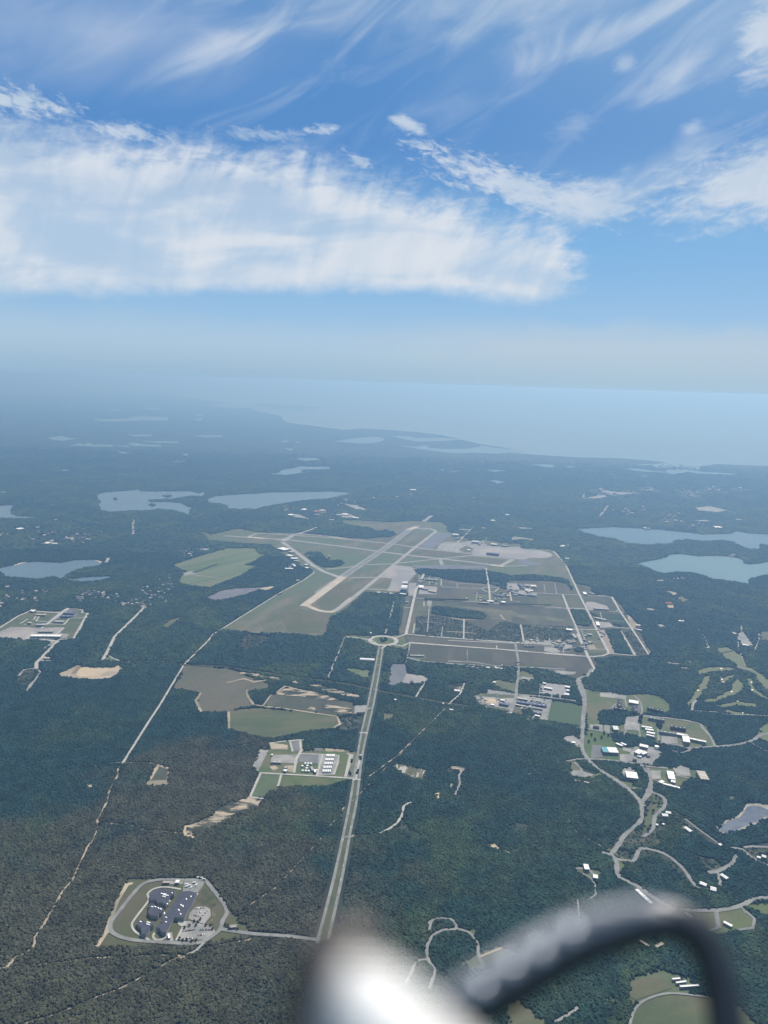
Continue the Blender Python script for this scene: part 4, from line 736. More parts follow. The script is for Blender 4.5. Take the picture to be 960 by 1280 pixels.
road('dirt_track', O_((740, 565), (800, 592), (880, 595), (960, 575)), 6, DIRT, wob=.5, extra=1.5); road('dirt_track', O_((560, 155), (760, 155), (905, 157)), 4, DIRT, wob=.5, extra=1.5); road('dirt_track', O_((830, 0), (900, 150), (960, 225)) + FULL((720, 1040), (790, 1080)), 5, DIRT, wob=.5, extra=1.5); road('dirt_track', O_((340, 0), (150, 180), (0, 330)), 5, DIRT, wob=.5, extra=1.5)
road('dirt_track', FULL((300, 1140), (345, 1110), (400, 1050), (430, 1010)), 6, DIRT, wob=.5, extra=1.5)
# bottom right meadow
sheet('sports_field', U_((505, 395), (560, 378), (610, 385), (640, 415), (520, 455), (495, 440)), GREENF); sheet('sports_field', U_((500, 520), (540, 455), (600, 438), (700, 436), (800, 445), (860, 470), (920, 533), (940, 600), (480, 600)), GREENF)
sheet('dry_grass', U_((495, 395), (520, 375), (600, 350), (640, 365), (700, 380), (720, 420), (660, 440), (500, 470)), BROWN, z=.2); road('track', U_((495, 560), (510, 500), (540, 462), (600, 438), (660, 434), (760, 446)), 6, ROAD, sm=3)
sheet('grass_clearing', U_((90, 470), (130, 450), (170, 490), (220, 520), (200, 560), (90, 560)), GREENF); road('road', U_((250, 530), (310, 495), (325, 480)), 7, LOTP); sheet('sand_patch', U_((405, 450), (440, 448), (450, 462), (420, 460)), SAND, 'lot', rough=(2, 8))
sheet('lawn', U_((690, 155), (880, 148), (920, 185), (915, 225), (860, 220), (790, 240), (740, 220)), GRASS); sheet('lawn', U_((880, 140), (960, 130), (1000, 140), (1000, 180), (930, 165)), GRASS)
for pts, w in [(((785, 155), (795, 215)), 12), (((870, 145), (915, 185), (910, 215), (860, 222)), 8), (((795, 215), (760, 225)), 7)]: road('road', U_(*pts), w, ROAD)
road('sand_path', FULL((720, 1165), (724, 1150), (722, 1125)), 5, LOTP)
# faint distant clearings and streets
for crop, pts in [(C_, ((680, 525), (740, 518), (815, 535), (770, 542), (700, 535))), (C_, ((270, 490), (320, 478), (380, 475), (330, 490))), (C_, ((325, 458), (400, 466), (480, 470), (400, 475), (340, 466))), (C_, ((710, 575), (740, 570), (730, 580))), (C_, ((680, 570), (705, 570), (735, 576), (700, 578))), (B_, ((115, 548), (160, 548), (205, 568), (150, 562))), (B_, ((300, 548), (340, 543), (390, 563), (320, 563))), (B_, ((215, 535), (260, 528), (270, 540), (230, 545))), (B_, ((330, 510), (380, 515), (425, 535), (370, 530))), (B_, ((320, 492), (350, 492), (340, 500)))]:
    sheet('distant_clearing', crop(*pts), LOTP, 'lot')
road('road', C_((330, 555), (350, 530), (360, 515)), 30, LOTP); road('road', C_((270, 470), (268, 488)), 30, LOTP); road('road', A_((500, 570), (500, 625)), 26, LOTP)
sheet('distant_clearing', d_((480, 180), (520, 185), (650, 205), (640, 218), (560, 205), (475, 215)), mat('pale_lot', (.28, .28, .27)), 'lot'); sheet('distant_clearing', d_((80, 125), (160, 128), (150, 142), (85, 138)), mat('pale_lot', (.2, .2, .2)), 'lot'); sheet('distant_clearing', d_((480, 108), (560, 115), (650, 122), (640, 132), (540, 125)), mat('pale_lot', (.2, .2, .2)), 'lot')
sheet('distant_clearing', H_((400, 340), (440, 338), (440, 350), (405, 350)), mat('pale_lot', (.2, .2, .2)), 'lot'); road('road', d_((905, 240), (885, 285)), 10, LOTP); road('road', d_((800, 242), (815, 270)), 10, LOTP)
# ------------------------------------------------------------------ buildings
WALL = mat('pale_wall', (.42, .41, .38), (.36, .35, .33), .2); WALLD = mat('brick_wall', (.23, .15, .12), (.18, .12, .10), .2); WALLG = mat('grey_wall', (.2, .2, .2), (.16, .16, .17), .2)
ROOFS = {'white': mat('white_roof', (.70, .70, .68), (.60, .60, .59), .05, rough=.6), 'grey': mat('grey_roof', (.26, .27, .28), (.21, .22, .23), .06), 'dark': mat('dark_roof', (.065, .07, .09), (.05, .055, .07), .06),
         'slate': mat('slate_roof', (.075, .08, .115), (.055, .06, .085), .05, rough=.6), 'teal': mat('turquoise_roof', (.20, .48, .55), (.17, .42, .48), .05), 'cream': mat('cream_roof', (.62, .57, .48), (.5, .46, .4), .05), 'blue': mat('blue_grey_roof', (.16, .19, .27), (.13, .16, .22), .05),
         'red': mat('red_roof', (.45, .16, .10), (.36, .13, .09), .05), 'pale': mat('pale_grey_roof', (.48, .48, .47), (.40, .40, .40), .05)}
UNIT = mat('roof_plant_metal', (.75, .75, .73), rough=.5)
def box_vf(x0, x1, y0, y1, z0, z1):
    V = [(x, y, z) for z in (z0, z1) for x, y in ((x0, y0), (x1, y0), (x1, y1), (x0, y1))]
    return V, [(0, 3, 2, 1), (4, 5, 6, 7), (0, 1, 5, 4), (1, 2, 6, 5), (2, 3, 7, 6), (3, 0, 4, 7)]
def mb(parts):
    V, F = [], []
    for v, f in parts:
        k = len(V); V += v; F += [tuple(i+k for i in q) for q in f]
    return V, F
def empty(name, loc, rz=0.0):
    e = bpy.data.objects.new(name, None); COL.objects.link(e); e.location = loc; e.rotation_euler = (0, 0, rz); e.empty_display_size = 5; return e
def frame_of(crop, p1, p2, h):
    a, b = crop(p1, p2); A, B = G(*a, h), G(*b, h); c = (A+B)/2; d = B-A
    return Vector((c.x, c.y, 0)), d.length, math.atan2(d.y, d.x)
def gable(L, W, z0, z1, o=.6):
    x, y = L/2+o, W/2+o
    V = [(-x, -y, z0), (x, -y, z0), (x, y, z0), (-x, y, z0), (-x, 0, z1), (x, 0, z1)]
    return V, [(0, 1, 5, 4), (2, 3, 4, 5), (0, 4, 3), (1, 2, 5), (0, 3, 2, 1)]
def building(name, crop, p1, p2, W, h, roof, label, cat='building', units=0, style='flat', wall=None, group=None):
    c, L, rz = frame_of(crop, p1, p2, h)
    L = max(L, 6); e = empty(name, (c.x, c.y, 1.9), rz); tag(e, label, cat, group)
    mesh_obj('wall', *box_vf(-L/2, L/2, -W/2, W/2, -1.5, h), wall or WALL, e)
    # a band of windows along each long side, standing just proud of the wall
    for s in (-1, 1):
        mesh_obj('window', *box_vf(-L*.46, L*.46, *sorted((s*W/2, s*(W/2+.08))), h*.4, h*.65), mat('window_glass', (.03, .04, .05), rough=.1, spec=.5), e)
    if style == 'gable': mesh_obj('roof', *gable(L, W, h+.01, h+W*.22), ROOFS[roof], e)
    elif style == 'arch':
        n = 10; V = []; F = []
        for s in (-1, 1):
            for i in range(n+1):
                a = math.pi*i/n; V.append((s*(L/2+.3), -math.cos(a)*(W/2+.3), h+.01+math.sin(a)*W*.28))
        for i in range(n): F.append((i, n+1+i, n+2+i, i+1))
        F += [tuple(range(n+1)), tuple(range(2*n+1, n, -1)), (0, n, 2*n+1, n+1)]
        mesh_obj('roof', V, F, ROOFS[roof], e)
    else:
        t = .5; ps = [box_vf(-L/2-.4, L/2+.4, -W/2-.4, W/2+.4, h+.01, h+.5)]
        for q in ((-L/2-.4, L/2+.4, -W/2-.4, -W/2), (-L/2-.4, L/2+.4, W/2, W/2+.4), (-L/2-.4, -L/2, -W/2, W/2), (L/2, L/2+.4, -W/2, W/2)): ps.append(box_vf(*q, h+.502, h+1.1))
        mesh_obj('roof', *mb(ps), ROOFS[roof], e)
    rr = random.Random(label)
    for k in range(units):
        x = -L/2+(k+.5)*L/units+rr.uniform(-1, 1)*L/units*.2; y = rr.uniform(-.25, .25)*W; a, b = rr.uniform(1.5, 3), rr.uniform(1.2, 2.2)
        mesh_obj('roof_unit', *box_vf(x-a, x+a, y-b, y+b, h+.5, h+2.2), UNIT, e)
    return e
BL = [
 # campus
 ('assembly_hall', f_, (518, 160), (588, 172), 34, 9, 'white', 'broad white-roofed hall on the lawn ringed by a loop road, by the tree belt', 3),
 ('barrack_block', f_, (402, 210), (505, 226), 16, 9, 'dark', 'long dark block facing the long narrow car park above the tree clump', 3),
 ('barrack_block', f_, (447, 150), (448, 202), 18, 10, 'dark', 'dark upright wing standing behind the long dark block', 2),
 ('barrack_block', f_, (560, 190), (562, 240), 20, 14, 'dark', 'dark tall block between the white-roofed hall and the square car park', 2),
 ('barrack_block', f_, (655, 210), (775, 236), 15, 10, 'dark', 'long dark block on the rounded lawn beside the forest', 4),
 ('barrack_block', f_, (662, 282), (785, 302), 15, 10, 'grey', 'long grey block just above the campus through road', 4),
 ('barrack_block', f_, (828, 348), (945, 368), 15, 11, 'dark', 'long dark block between the through road and the white L-shaped building', 4),
 ('workshop', f_, (612, 350), (690, 362), 12, 7, 'white', 'topmost of the four white workshops beside the square car park', 2),
 ('workshop', f_, (640, 370), (700, 380), 14, 7, 'white', 'second white workshop from the top beside the square car park', 2),
 ('workshop', f_, (650, 393), (712, 405), 14, 7, 'white', 'third white workshop from the top beside the square car park', 2),
 ('workshop', f_, (648, 412), (708, 426), 10, 7, 'white', 'lowest and narrowest of the four white workshops beside the square car park', 1),
 ('classroom_block', f_, (742, 385), (872, 406), 14, 9, 'grey', 'long grey roof leading to the white L-shaped building', 4),
 ('classroom_block', f_, (876, 405), (955, 420), 16, 9, 'white', 'white upper arm of the L-shaped building beside the grey roof', 2),
 ('classroom_block', f_, (940, 420), (950, 468), 26, 9, 'white', 'broad white end of the L-shaped building on the campus lawn', 2),
 ('classroom_block', g_, (372, 440), (495, 466), 13, 9, 'white', 'thin white block pointing at the road junction right of the campus', 3),
 ('chapel', f_, (395, 360), (432, 362), 34, 8, 'white', 'square white-roofed building below the round tree clump', 1),
 ('sports_hall', f_, (358, 526), (430, 530), 42, 10, 'white', 'large white half of the sports hall beside the turquoise roof', 4),
 ('sports_hall', f_, (316, 523), (354, 526), 44, 10, 'teal', 'turquoise-roofed end of the sports hall by the upright car park', 0),
 ('shed', f_, (422, 478), (470, 496), 12, 6, 'white', 'larger of two narrow white sheds under the tree belt', 0), ('shed', f_, (458, 474), (496, 490), 9, 6, 'white', 'smaller of two narrow white sheds under the tree belt', 0),
 ('boiler_house', f_, (598, 490), (660, 504), 22, 9, 'white', 'white oblong building at the top of the cluttered works yard', 2), ('boiler_house', f_, (572, 532), (612, 548), 36, 11, 'white', 'left half of the big white building in the cluttered works yard', 3), ('boiler_house', f_, (610, 540), (640, 556), 28, 9, 'white', 'right half of the big white building in the cluttered works yard', 1),
 ('shed', f_, (580, 572), (610, 578), 9, 5, 'white', 'small white shed below the big white building in the works yard', 0), ('shed', f_, (650, 555), (668, 575), 10, 6, 'grey', 'small grey shed at the edge of the cluttered works yard', 0), ('shed', f_, (545, 600), (575, 606), 10, 5, 'dark', 'small dark shed at the bottom of the works yard', 0),
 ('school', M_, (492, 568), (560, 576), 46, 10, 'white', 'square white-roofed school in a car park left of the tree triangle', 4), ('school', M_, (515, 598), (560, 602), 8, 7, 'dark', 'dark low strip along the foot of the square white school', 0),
 ('warehouse', M_, (756, 550), (768, 598), 24, 9, 'white', 'white upright block beside the sloping car park', 2), ('warehouse', M_, (762, 608), (788, 614), 16, 7, 'white', 'small white block at the foot of the upright white block', 1),
 ('warehouse', M_, (694, 608), (715, 618), 22, 8, 'white', 'white head of the long crooked building above the crossroads', 1), ('warehouse', M_, (714, 624), (815, 650), 10, 7, 'white', 'long thin white tail of the crooked building above the crossroads', 3),
 ('ice_rink', N_, (612, 36), (655, 40), 62, 11, 'cream', 'big cream-roofed rink alone at the forest edge', 3), ('gatehouse', f_, (250, 352), (292, 356), 14, 6, 'dark', 'small dark-roofed building in the car park beside the main road', 0), ('gatehouse', M_, (168, 375), (188, 378), 12, 6, 'white', 'tiny white building in the lay-by left of the main road', 0),
 ('shed', M_, (184, 604), (215, 608), 7, 5, 'cream', 'left one of two tiny cream sheds at the lawn tip by the forest', 0), ('shed', M_, (240, 612), (270, 620), 7, 5, 'cream', 'right one of two tiny cream sheds at the lawn tip by the forest', 0),
 # wooded park, right
 ('villa', N_, (430, 236), (458, 238), 14, 7, 'white', 'lower of two white roofs inside the bend of the park road', 0), ('villa', N_, (448, 222), (474, 226), 12, 7, 'white', 'upper of two white roofs inside the bend of the park road', 0), ('villa', N_, (400, 284), (410, 286), 8, 5, 'white', 'tiny white roof just right of the park road bend', 0), ('villa', N_, (432, 280), (442, 284), 7, 5, 'white', 'tiny white roof farther from the park road bend', 0),
 ('villa', N_, (546, 298), (576, 320), 12, 7, 'white', 'lone white oblong roof in a pale forest clearing left of the dark pond', 0), ('villa', N_, (716, 382), (728, 388), 10, 6, 'white', 'small white roof below the dark pond where the track ends', 0),
 ('lodge', N_, (40, 496), (64, 498), 24, 8, 'white', 'square white lodge roof, upper of two in the forest yard', 1), ('lodge', N_, (86, 543), (108, 547), 16, 7, 'white', 'smaller square white lodge roof, lower of two in the forest yard', 0),
 ('long_barrack', N_, (302, 610), (378, 680), 10, 6, 'white', 'very long thin white roof slanting beside the curving road', 3), ('villa', N_, (620, 575), (652, 588), 12, 7, 'white', 'white roof at the end of the curved park road, left of a pair', 0), ('villa', N_, (672, 603), (700, 610), 16, 7, 'white', 'white roof at the end of the curved park road, right of a pair', 0), ('villa', N_, (726, 534), (758, 555), 11, 7, 'white', 'white slanting roof beside the short cul-de-sac in the park', 0),
 ('villa', N_, (905, 446), (922, 450), 9, 6, 'white', 'left one of two small white roofs at the far right junction', 0), ('villa', N_, (930, 440), (950, 447), 12, 6, 'white', 'right one of two small white roofs at the far right junction', 0),
 ('classroom_block', m_, (338, 250), (392, 285), 8, 5, 'white', 'white slanting roof just right of the black tube, beside the grass', 0), ('classroom_block', m_, (628, 318), (690, 350), 9, 5, 'white', 'white oblong roof on the lawn enclosed by the small loop road', 0), ('shed', m_, (0, 458), (66, 500), 8, 5, 'cream', 'cream roof slanting down right, under the arch of the black tube', 0), ('shed', m_, (118, 505), (172, 478), 8, 5, 'cream', 'cream roof slanting up right, under the arch of the black tube', 0),
 ('grandstand', m_, (242, 748), (300, 742), 4, 4, 'white', 'topmost thin white stand roof by the running track', 0), ('grandstand', m_, (270, 775), (345, 765), 4, 4, 'white', 'middle thin white stand roof by the running track', 0), ('grandstand', m_, (300, 803), (440, 794), 4.5, 4, 'white', 'lowest and longest thin white stand roof by the running track', 0),
 # storage yard and depot
 ('depot', e_, (722, 357), (782, 368), 14, 7, 'white', 'long white depot roof in the middle of the pale concrete yard', 2), ('depot', e_, (712, 324), (735, 328), 12, 6, 'white', 'small white roof at the top left corner of the pale concrete yard', 0), ('depot', e_, (880, 350), (914, 356), 16, 7, 'white', 'top white roof of three at the right end of the pale yard', 0), ('depot', e_, (888, 378), (910, 382), 14, 7, 'white', 'middle white roof of three at the right end of the pale yard', 0), ('depot', e_, (874, 406), (908, 412), 18, 7, 'white', 'lowest white roof of three at the right end of the pale yard', 1),
 ('storehouse', e_, (515, 462), (620, 478), 22, 7, 'blue', 'left half of the long blue-grey roof right of the yard road', 3), ('storehouse', e_, (628, 480), (740, 494), 20, 7, 'blue', 'right half of the long blue-grey roof right of the yard road', 3), ('storehouse', e_, (385, 474), (455, 486), 22, 8, 'blue', 'blue-grey roof left of the yard road', 2), ('storehouse', e_, (392, 450), (425, 456), 12, 6, 'white', 'small white roof above the blue-grey roof left of the yard road', 0), ('storehouse', e_, (322, 484), (346, 490), 14, 5, 'white', 'small white roof at the sandy end of the storage yard', 0), ('storehouse', e_, (520, 436), (600, 448), 16, 6, 'cream', 'cream roof nearest the yard road in the upper storage row', 2), ('storehouse', e_, (620, 450), (700, 462), 14, 6, 'pale', 'pale grey roof in the upper storage row, right part', 2), ('storehouse', e_, (505, 485), (580, 500), 12, 6, 'cream', 'cream roof beside the yard road in the lower storage row', 2), ('storehouse', e_, (600, 502), (710, 520), 12, 6, 'pale', 'pale long roof in the lower storage row, right part', 2),
 ('storehouse', e_, (640, 548), (700, 558), 12, 6, 'dark', 'dark roof at the bottom of the storage yard', 1), ('storehouse', e_, (650, 566), (690, 574), 10, 6, 'white', 'white roof at the bottom of the storage yard', 0), ('storehouse', e_, (340, 316), (358, 320), 14, 6, 'white', 'white roof in the small grassy clearing left of the north road', 0), ('storehouse', e_, (560, 290), (600, 296), 10, 5, 'cream', 'low cream roof in the small clearing right of the yard road', 0),
 ('motor_shed', e_, (286, 206), (332, 212), 10, 5, 'white', 'shorter white roof of two along the forest-edge lane', 0), ('motor_shed', e_, (354, 211), (425, 217), 9, 5, 'white', 'longer white roof of two along the forest-edge lane', 0), ('motor_shed', J_, (370, 158), (440, 160), 14, 5, 'pale', 'pale roof in the turning loop below the roundabout link', 1), ('motor_shed', J_, (120, 178), (192, 182), 22, 7, 'white', 'white arched hall alone in the woods left of the dual carriageway', 0, 'arch'),
 ('water_tower_house', E_, (170, 686), (178, 686), 12, 24, 'white', 'small tall white block by the road above the roundabout', 0), ('cottage', J_, (292, 378), (302, 379), 10, 6, 'white', 'tiny white roof alone in the woods right of the carriageway', 0), ('cottage', J_, (534, 397), (542, 399), 10, 5, 'white', 'topmost of three tiny white roofs where the cleared lines cross', 0), ('cottage', J_, (568, 428), (586, 430), 9, 5, 'white', 'lowest of three tiny white roofs where the cleared lines cross', 0), ('cottage', J_, (562, 400), (574, 401), 8, 5, 'pale', 'greyest of three tiny roofs where the cleared lines cross', 0),
 ('farmhouse', J_, (592, 332), (618, 334), 18, 7, 'white', 'white roof in the forest clearing at the head of the straight track', 0), ('farmhouse', J_, (596, 322), (612, 323), 8, 6, 'red', 'small red-brown roof behind the white roof of the forest clearing', 0), ('shed', J_, (372, 290), (385, 291), 16, 6, 'dark', 'small dark roof in the empty car park clearing', 0), 
 # airfield
 ('hangar', E_, (328, 462), (356, 464), 75, 14, 'white', 'big square white hangar on the main apron', 2, 'arch'), ('hangar', E_, (334, 436), (358, 437), 34, 12, 'white', 'smaller white hangar behind the big square white hangar', 0, 'arch'), ('hangar', E_, (415, 453), (438, 454), 60, 12, 'white', 'white square hangar right of the airfield access road', 0), ('hangar', E_, (320, 488), (350, 492), 16, 8, 'white', 'longest low white roof at the foot of the main apron', 0), ('shed', E_, (205, 482), (222, 483), 14, 6, 'white', 'leftmost low white shed along the foot of the main apron', 0), ('shed', E_, (232, 484), (252, 486), 12, 6, 'pale', 'second low shed along the foot of the main apron', 0), ('shed', E_, (268, 487), (285, 488), 14, 6, 'white', 'third low white shed along the foot of the main apron', 0),
 ('hangar', E_, (583, 195), (613, 197), 38, 12, 'white', 'white hangar at the head of the dark parallel ramp', 0, 'arch'), ('hangar', E_, (680, 229), (714, 232), 34, 12, 'white', 'white hangar along the upper edge of the large apron', 0, 'arch'), ('hangar', E_, (776, 240), (806, 243), 30, 11, 'white', 'white hangar farther right along the upper edge of the large apron', 0), ('hangar', E_, (754, 284), (814, 291), 30, 16, 'blue', 'long dark blue hangar standing free on the large apron', 0), ('hangar', E_, (655, 270), (672, 271), 26, 9, 'white', 'white roof on the dark grass square beside the large apron', 0), ('hangar', E_, (830, 246), (860, 250), 24, 9, 'cream', 'cream roof at the upper edge of the large apron', 0),
 ('terminal', n_, (160, 360), (235, 378), 70, 12, 'white', 'largest white hangar of the slanting row by the far taxiway', 2), ('terminal', n_, (232, 432), (285, 440), 36, 10, 'white', 'second white hangar of the slanting row by the far taxiway', 0), ('terminal', n_, (270, 462), (335, 466), 34, 10, 'white', 'third white hangar of the slanting row by the far taxiway', 0), ('terminal', n_, (300, 488), (352, 492), 26, 9, 'pale', 'grey hangar below the three white hangars of the slanting row', 0), ('terminal', n_, (250, 395), (300, 405), 26, 9, 'cream', 'cream roof beside the largest hangar of the slanting row', 0),
 ('shed', n_, (288, 520), (312, 545), 16, 6, 'white', 'white shed on the yard road below the slanting hangar row', 0), ('shed', n_, (408, 525), (438, 530), 18, 7, 'white', 'white shed nearest the bend of the boundary road', 0), ('shed', n_, (412, 556), (446, 562), 20, 7, 'white', 'wide white shed just above the boundary road bend', 0), ('shed', n_, (210, 565), (290, 568), 22, 6, 'white', 'long white roof in the woods left of the hangar row', 0), ('shed', n_, (325, 684), (350, 685), 12, 6, 'white', 'tiny white roof beside the boundary road', 0), ('shed', n_, (430, 438), (490, 440), 22, 6, 'pale', 'pale roof at the edge of the wood inside the airfield', 0), ('control_tower', n_, (645, 440), (662, 441), 14, 26, 'white', 'white tower block on the grass inside the airfield', 0),
 # base grid
 ('motor_pool', c_, (372, 182), (486, 190), 26, 8, 'pale', 'long pale roof with a dark front on the grey yard of the base', 3), ('motor_pool', c_, (385, 252), (465, 270), 22, 7, 'cream', 'cream long roof on the block below the grey yard', 2), ('motor_pool', c_, (398, 285), (408, 312), 20, 7, 'white', 'small upright white roof at the start of the pale lot', 0), ('motor_pool', c_, (168, 340), (212, 345), 26, 8, 'white', 'bright white roof at the left end of the short cross street', 1), ('motor_pool', c_, (215, 375), (240, 405), 18, 7, 'pale', 'pale slanting roof left of the long straight street', 0), ('motor_pool', c_, (322, 376), (362, 382), 22, 7, 'pale', 'pale roof in the grassy block between the two straight streets', 1),
 ('store', c_, (690, 308), (722, 312), 16, 6, 'white', 'white roof, upper of two at the outer corner of the base', 0), ('store', c_, (686, 322), (724, 328), 10, 6, 'red', 'red roof between the white roofs at the outer corner of the base', 0), ('store', c_, (690, 340), (735, 348), 12, 6, 'white', 'long white roof, lower of two at the outer corner of the base', 0),
 ('store', c_, (300, 62), (312, 78), 22, 7, 'white', 'white upright roof above the top cross street of the base', 0), ('store', c_, (335, 66), (378, 76), 18, 7, 'pale', 'pale roof above the top cross street of the base', 0), ('store', b_, (640, 48), (668, 50), 22, 8, 'white', 'white roof in the woods just outside the bend of the base road', 0),
 ('office', b_, (298, 240), (328, 262), 34, 9, 'blue', 'blue-roofed office beside the square pink-grey lot', 1), ('office', b_, (345, 250), (372, 254), 30, 8, 'pale', 'pale rounded office right of the blue-roofed office', 0), ('office', b_, (385, 255), (420, 258), 28, 8, 'white', 'white office at the right end of the upper office row', 1), ('office', b_, (340, 285), (398, 292), 26, 8, 'white', 'white office in the middle of the office cluster', 1), ('office', b_, (255, 305), (338, 322), 20, 8, 'pale', 'long pale office along the lower side of the office cluster', 2), ('office', b_, (350, 322), (420, 328), 20, 8, 'grey', 'grey long office at the lower right of the office cluster', 2),
 ('headquarters', b_, (55, 368), (102, 371), 22, 10, 'white', 'white headquarters roof at the foot of the central avenue', 1), ('headquarters', b_, (160, 374), (190, 378), 30, 10, 'white', 'square white roof right of the central avenue, at the tree row', 0), ('headquarters', a_, (705, 378), (790, 384), 16, 8, 'cream', 'low cream roof along the tree row left of the central avenue', 2), ('headquarters', a_, (290, 275), (330, 280), 22, 8, 'pale', 'pale roof in the square yard right of the access road', 0), ('headquarters', a_, (335, 290), (392, 300), 24, 8, 'cream', 'cream roof at the lower right of the square yard', 1), ('headquarters', a_, (162, 374), (184, 376), 20, 7, 'pale', 'pale roof on the strip between the woods and the access road', 0),
 ('headquarters', a_, (830, 322), (890, 330), 26, 8, 'blue', 'blue-grey roof in the greenery right of the central avenue', 1), ('headquarters', a_, (320, 205), (410, 212), 18, 8, 'pale', 'pale long roof in the grassy square below the dark ramp', 2),
 # left compound
 ('cell_block', j_, (235, 268), (345, 268), 30, 9, 'white', 'left half of the long white roof with dark front in the far left compound', 3), ('cell_block', j_, (350, 268), (458, 270), 30, 9, 'white', 'right half of the long white roof with dark front in the far left compound', 3), ('cell_block', j_, (290, 235), (400, 236), 20, 8, 'pale', 'pale long roof just above the white roof of the far left compound', 3), ('cell_block', j_, (230, 78), (262, 86), 20, 8, 'white', 'white roof at the top left corner of the far left compound', 0), ('cell_block', j_, (480, 95), (560, 98), 34, 8, 'blue', 'blue-grey roof upper of two in the top right lot of the far left compound', 2), ('cell_block', j_, (455, 120), (540, 122), 26, 8, 'blue', 'blue-grey roof lower of two in the top right lot of the far left compound', 2),
 ('cell_block', j_, (270, 110), (345, 112), 18, 7, 'cream', 'cream roof along the upper inner street of the far left compound', 2), ('cell_block', j_, (275, 185), (345, 187), 22, 7, 'pale', 'pale roof in the middle of the far left compound', 2), ('cell_block', j_, (410, 160), (480, 162), 26, 7, 'pale', 'pale roof in the right middle of the far left compound', 2), ('cell_block', j_, (330, 436), (370, 438), 16, 6, 'cream', 'cream roof on the small lot below the far left compound', 0), ('cell_block', j_, (336, 370), (350, 372), 14, 7, 'dark', 'small dark roof on the drive below the far left compound', 0), ('cell_block', j_, (210, 170), (240, 172), 20, 7, 'cream', 'small cream roof at the left inner street of the far left compound', 0),
 # works compound
 ('pump_house', S_, (232, 318), (310, 322), 7, 5, 'pale', 'long thin pale roof along the concrete yard of the works compound', 2), ('pump_house', S_, (328, 378), (352, 384), 12, 7, 'white', 'white roof at the left of the sandy yard in the works compound', 0), ('pump_house', S_, (335, 356), (352, 360), 10, 6, 'cream', 'cream roof at the top of the sandy yard in the works compound', 0), ('pump_house', S_, (558, 375), (566, 396), 6, 6, 'white', 'narrow upright white roof right of the cluster of white tanks', 0), ('pump_house', S_, (534, 352), (548, 382), 8, 5, 'pale', 'pale upright roof between the tank cluster and the white tank rows', 0),
 ('garage', h_, (402, 88), (442, 88), 7, 5, 'cream', 'cream shed along the top of the ring road of the dark-roofed complex', 0), ('garage', h_, (478, 84), (500, 84), 12, 6, 'white', 'square white shed along the top of the ring road of the dark-roofed complex', 0), ('gatehouse', h_, (808, 356), (840, 352), 8, 5, 'pale', 'small pale gatehouse where the drive enters the dark-roofed complex', 0), ('garage', h_, (436, 398), (440, 425), 5, 4, 'white', 'narrow white shed at the service entrance below the dark roofs', 0),
 # scattered far ones
 ('beach_house', i_, (128, 128), (172, 122), 60, 10, 'white', 'bright white roof above the village at the left picture edge', 0), ('school', i_, (335, 234), (372, 232), 55, 10, 'white', 'largest white roof of the village above the beach pond', 0), ('cottage', i_, (392, 236), (430, 238), 26, 8, 'white', 'long white roof right of the largest village roof', 0), ('cottage', i_, (40, 562), (70, 560), 26, 8, 'pale', 'pale roof alone below the left end of the beach pond', 0),
 ('warehouse', C_, (758, 596), (785, 597), 70, 11, 'white', 'large white roof alone on the far bank above the blue pond', 0), ('warehouse', C_, (700, 573), (735, 573), 60, 9, 'pale', 'pale oblong roof above and left of the lone white roof over the blue pond', 0), ('warehouse', C_, (840, 568), (860, 569), 50, 9, 'pale', 'pale roof above and right of the lone white roof over the blue pond', 0), ('boathouse', H_, (340, 80), (352, 80), 40, 10, 'white', 'white roof on the near tip of the far bank of the blue pond', 0), ('boathouse', H_, (356, 82), (374, 83), 30, 8, 'cream', 'cream roof beside the white roof on the far bank of the blue pond', 0),
 ('warehouse', B_, (578, 457), (600, 457), 60, 10, 'white', 'white oblong roof in the far forest beyond the runways', 0), ('warehouse', d_, (434, 22), (456, 20), 40, 9, 'white', 'upper of two bright roofs in the forest beyond the large apron', 0), ('warehouse', d_, (328, 60), (346, 66), 40, 9, 'white', 'lower of two bright roofs in the forest beyond the large apron', 0), ('warehouse', d_, (250, 120), (285, 123), 30, 8, 'pale', 'pale long roof in the forest at the end of the straight road', 0), ('warehouse', F_, (322, 172), (342, 168), 24, 8, 'white', 'white roof between two short forest tracks at the base corner', 0),
 ('mill', H_, (448, 455), (480, 457), 30, 8, 'red', 'red roof in the forest clearing below the turquoise pond', 0), ('mill', H_, (512, 544), (540, 546), 18, 7, 'white', 'white roof in the forest between the base and the golf course', 0), ('mill', H_, (832, 664), (862, 668), 16, 7, 'white', 'white roof at the foot of the triangular forest yard', 0), ('mill', H_, (786, 602), (798, 612), 18, 7, 'pale', 'pale roof at the top left of the triangular forest yard', 0), ('clubhouse', L_, (355, 234), (372, 236), 12, 6, 'white', 'left white roof of the forest hamlet above the campus', 0), ('clubhouse', L_, (388, 238), (424, 241), 10, 6, 'pale', 'long pale roof of the forest hamlet above the campus', 0), ('clubhouse', L_, (484, 230), (498, 231), 11, 6, 'pale', 'rightmost pale roof of the forest hamlet above the campus', 0),
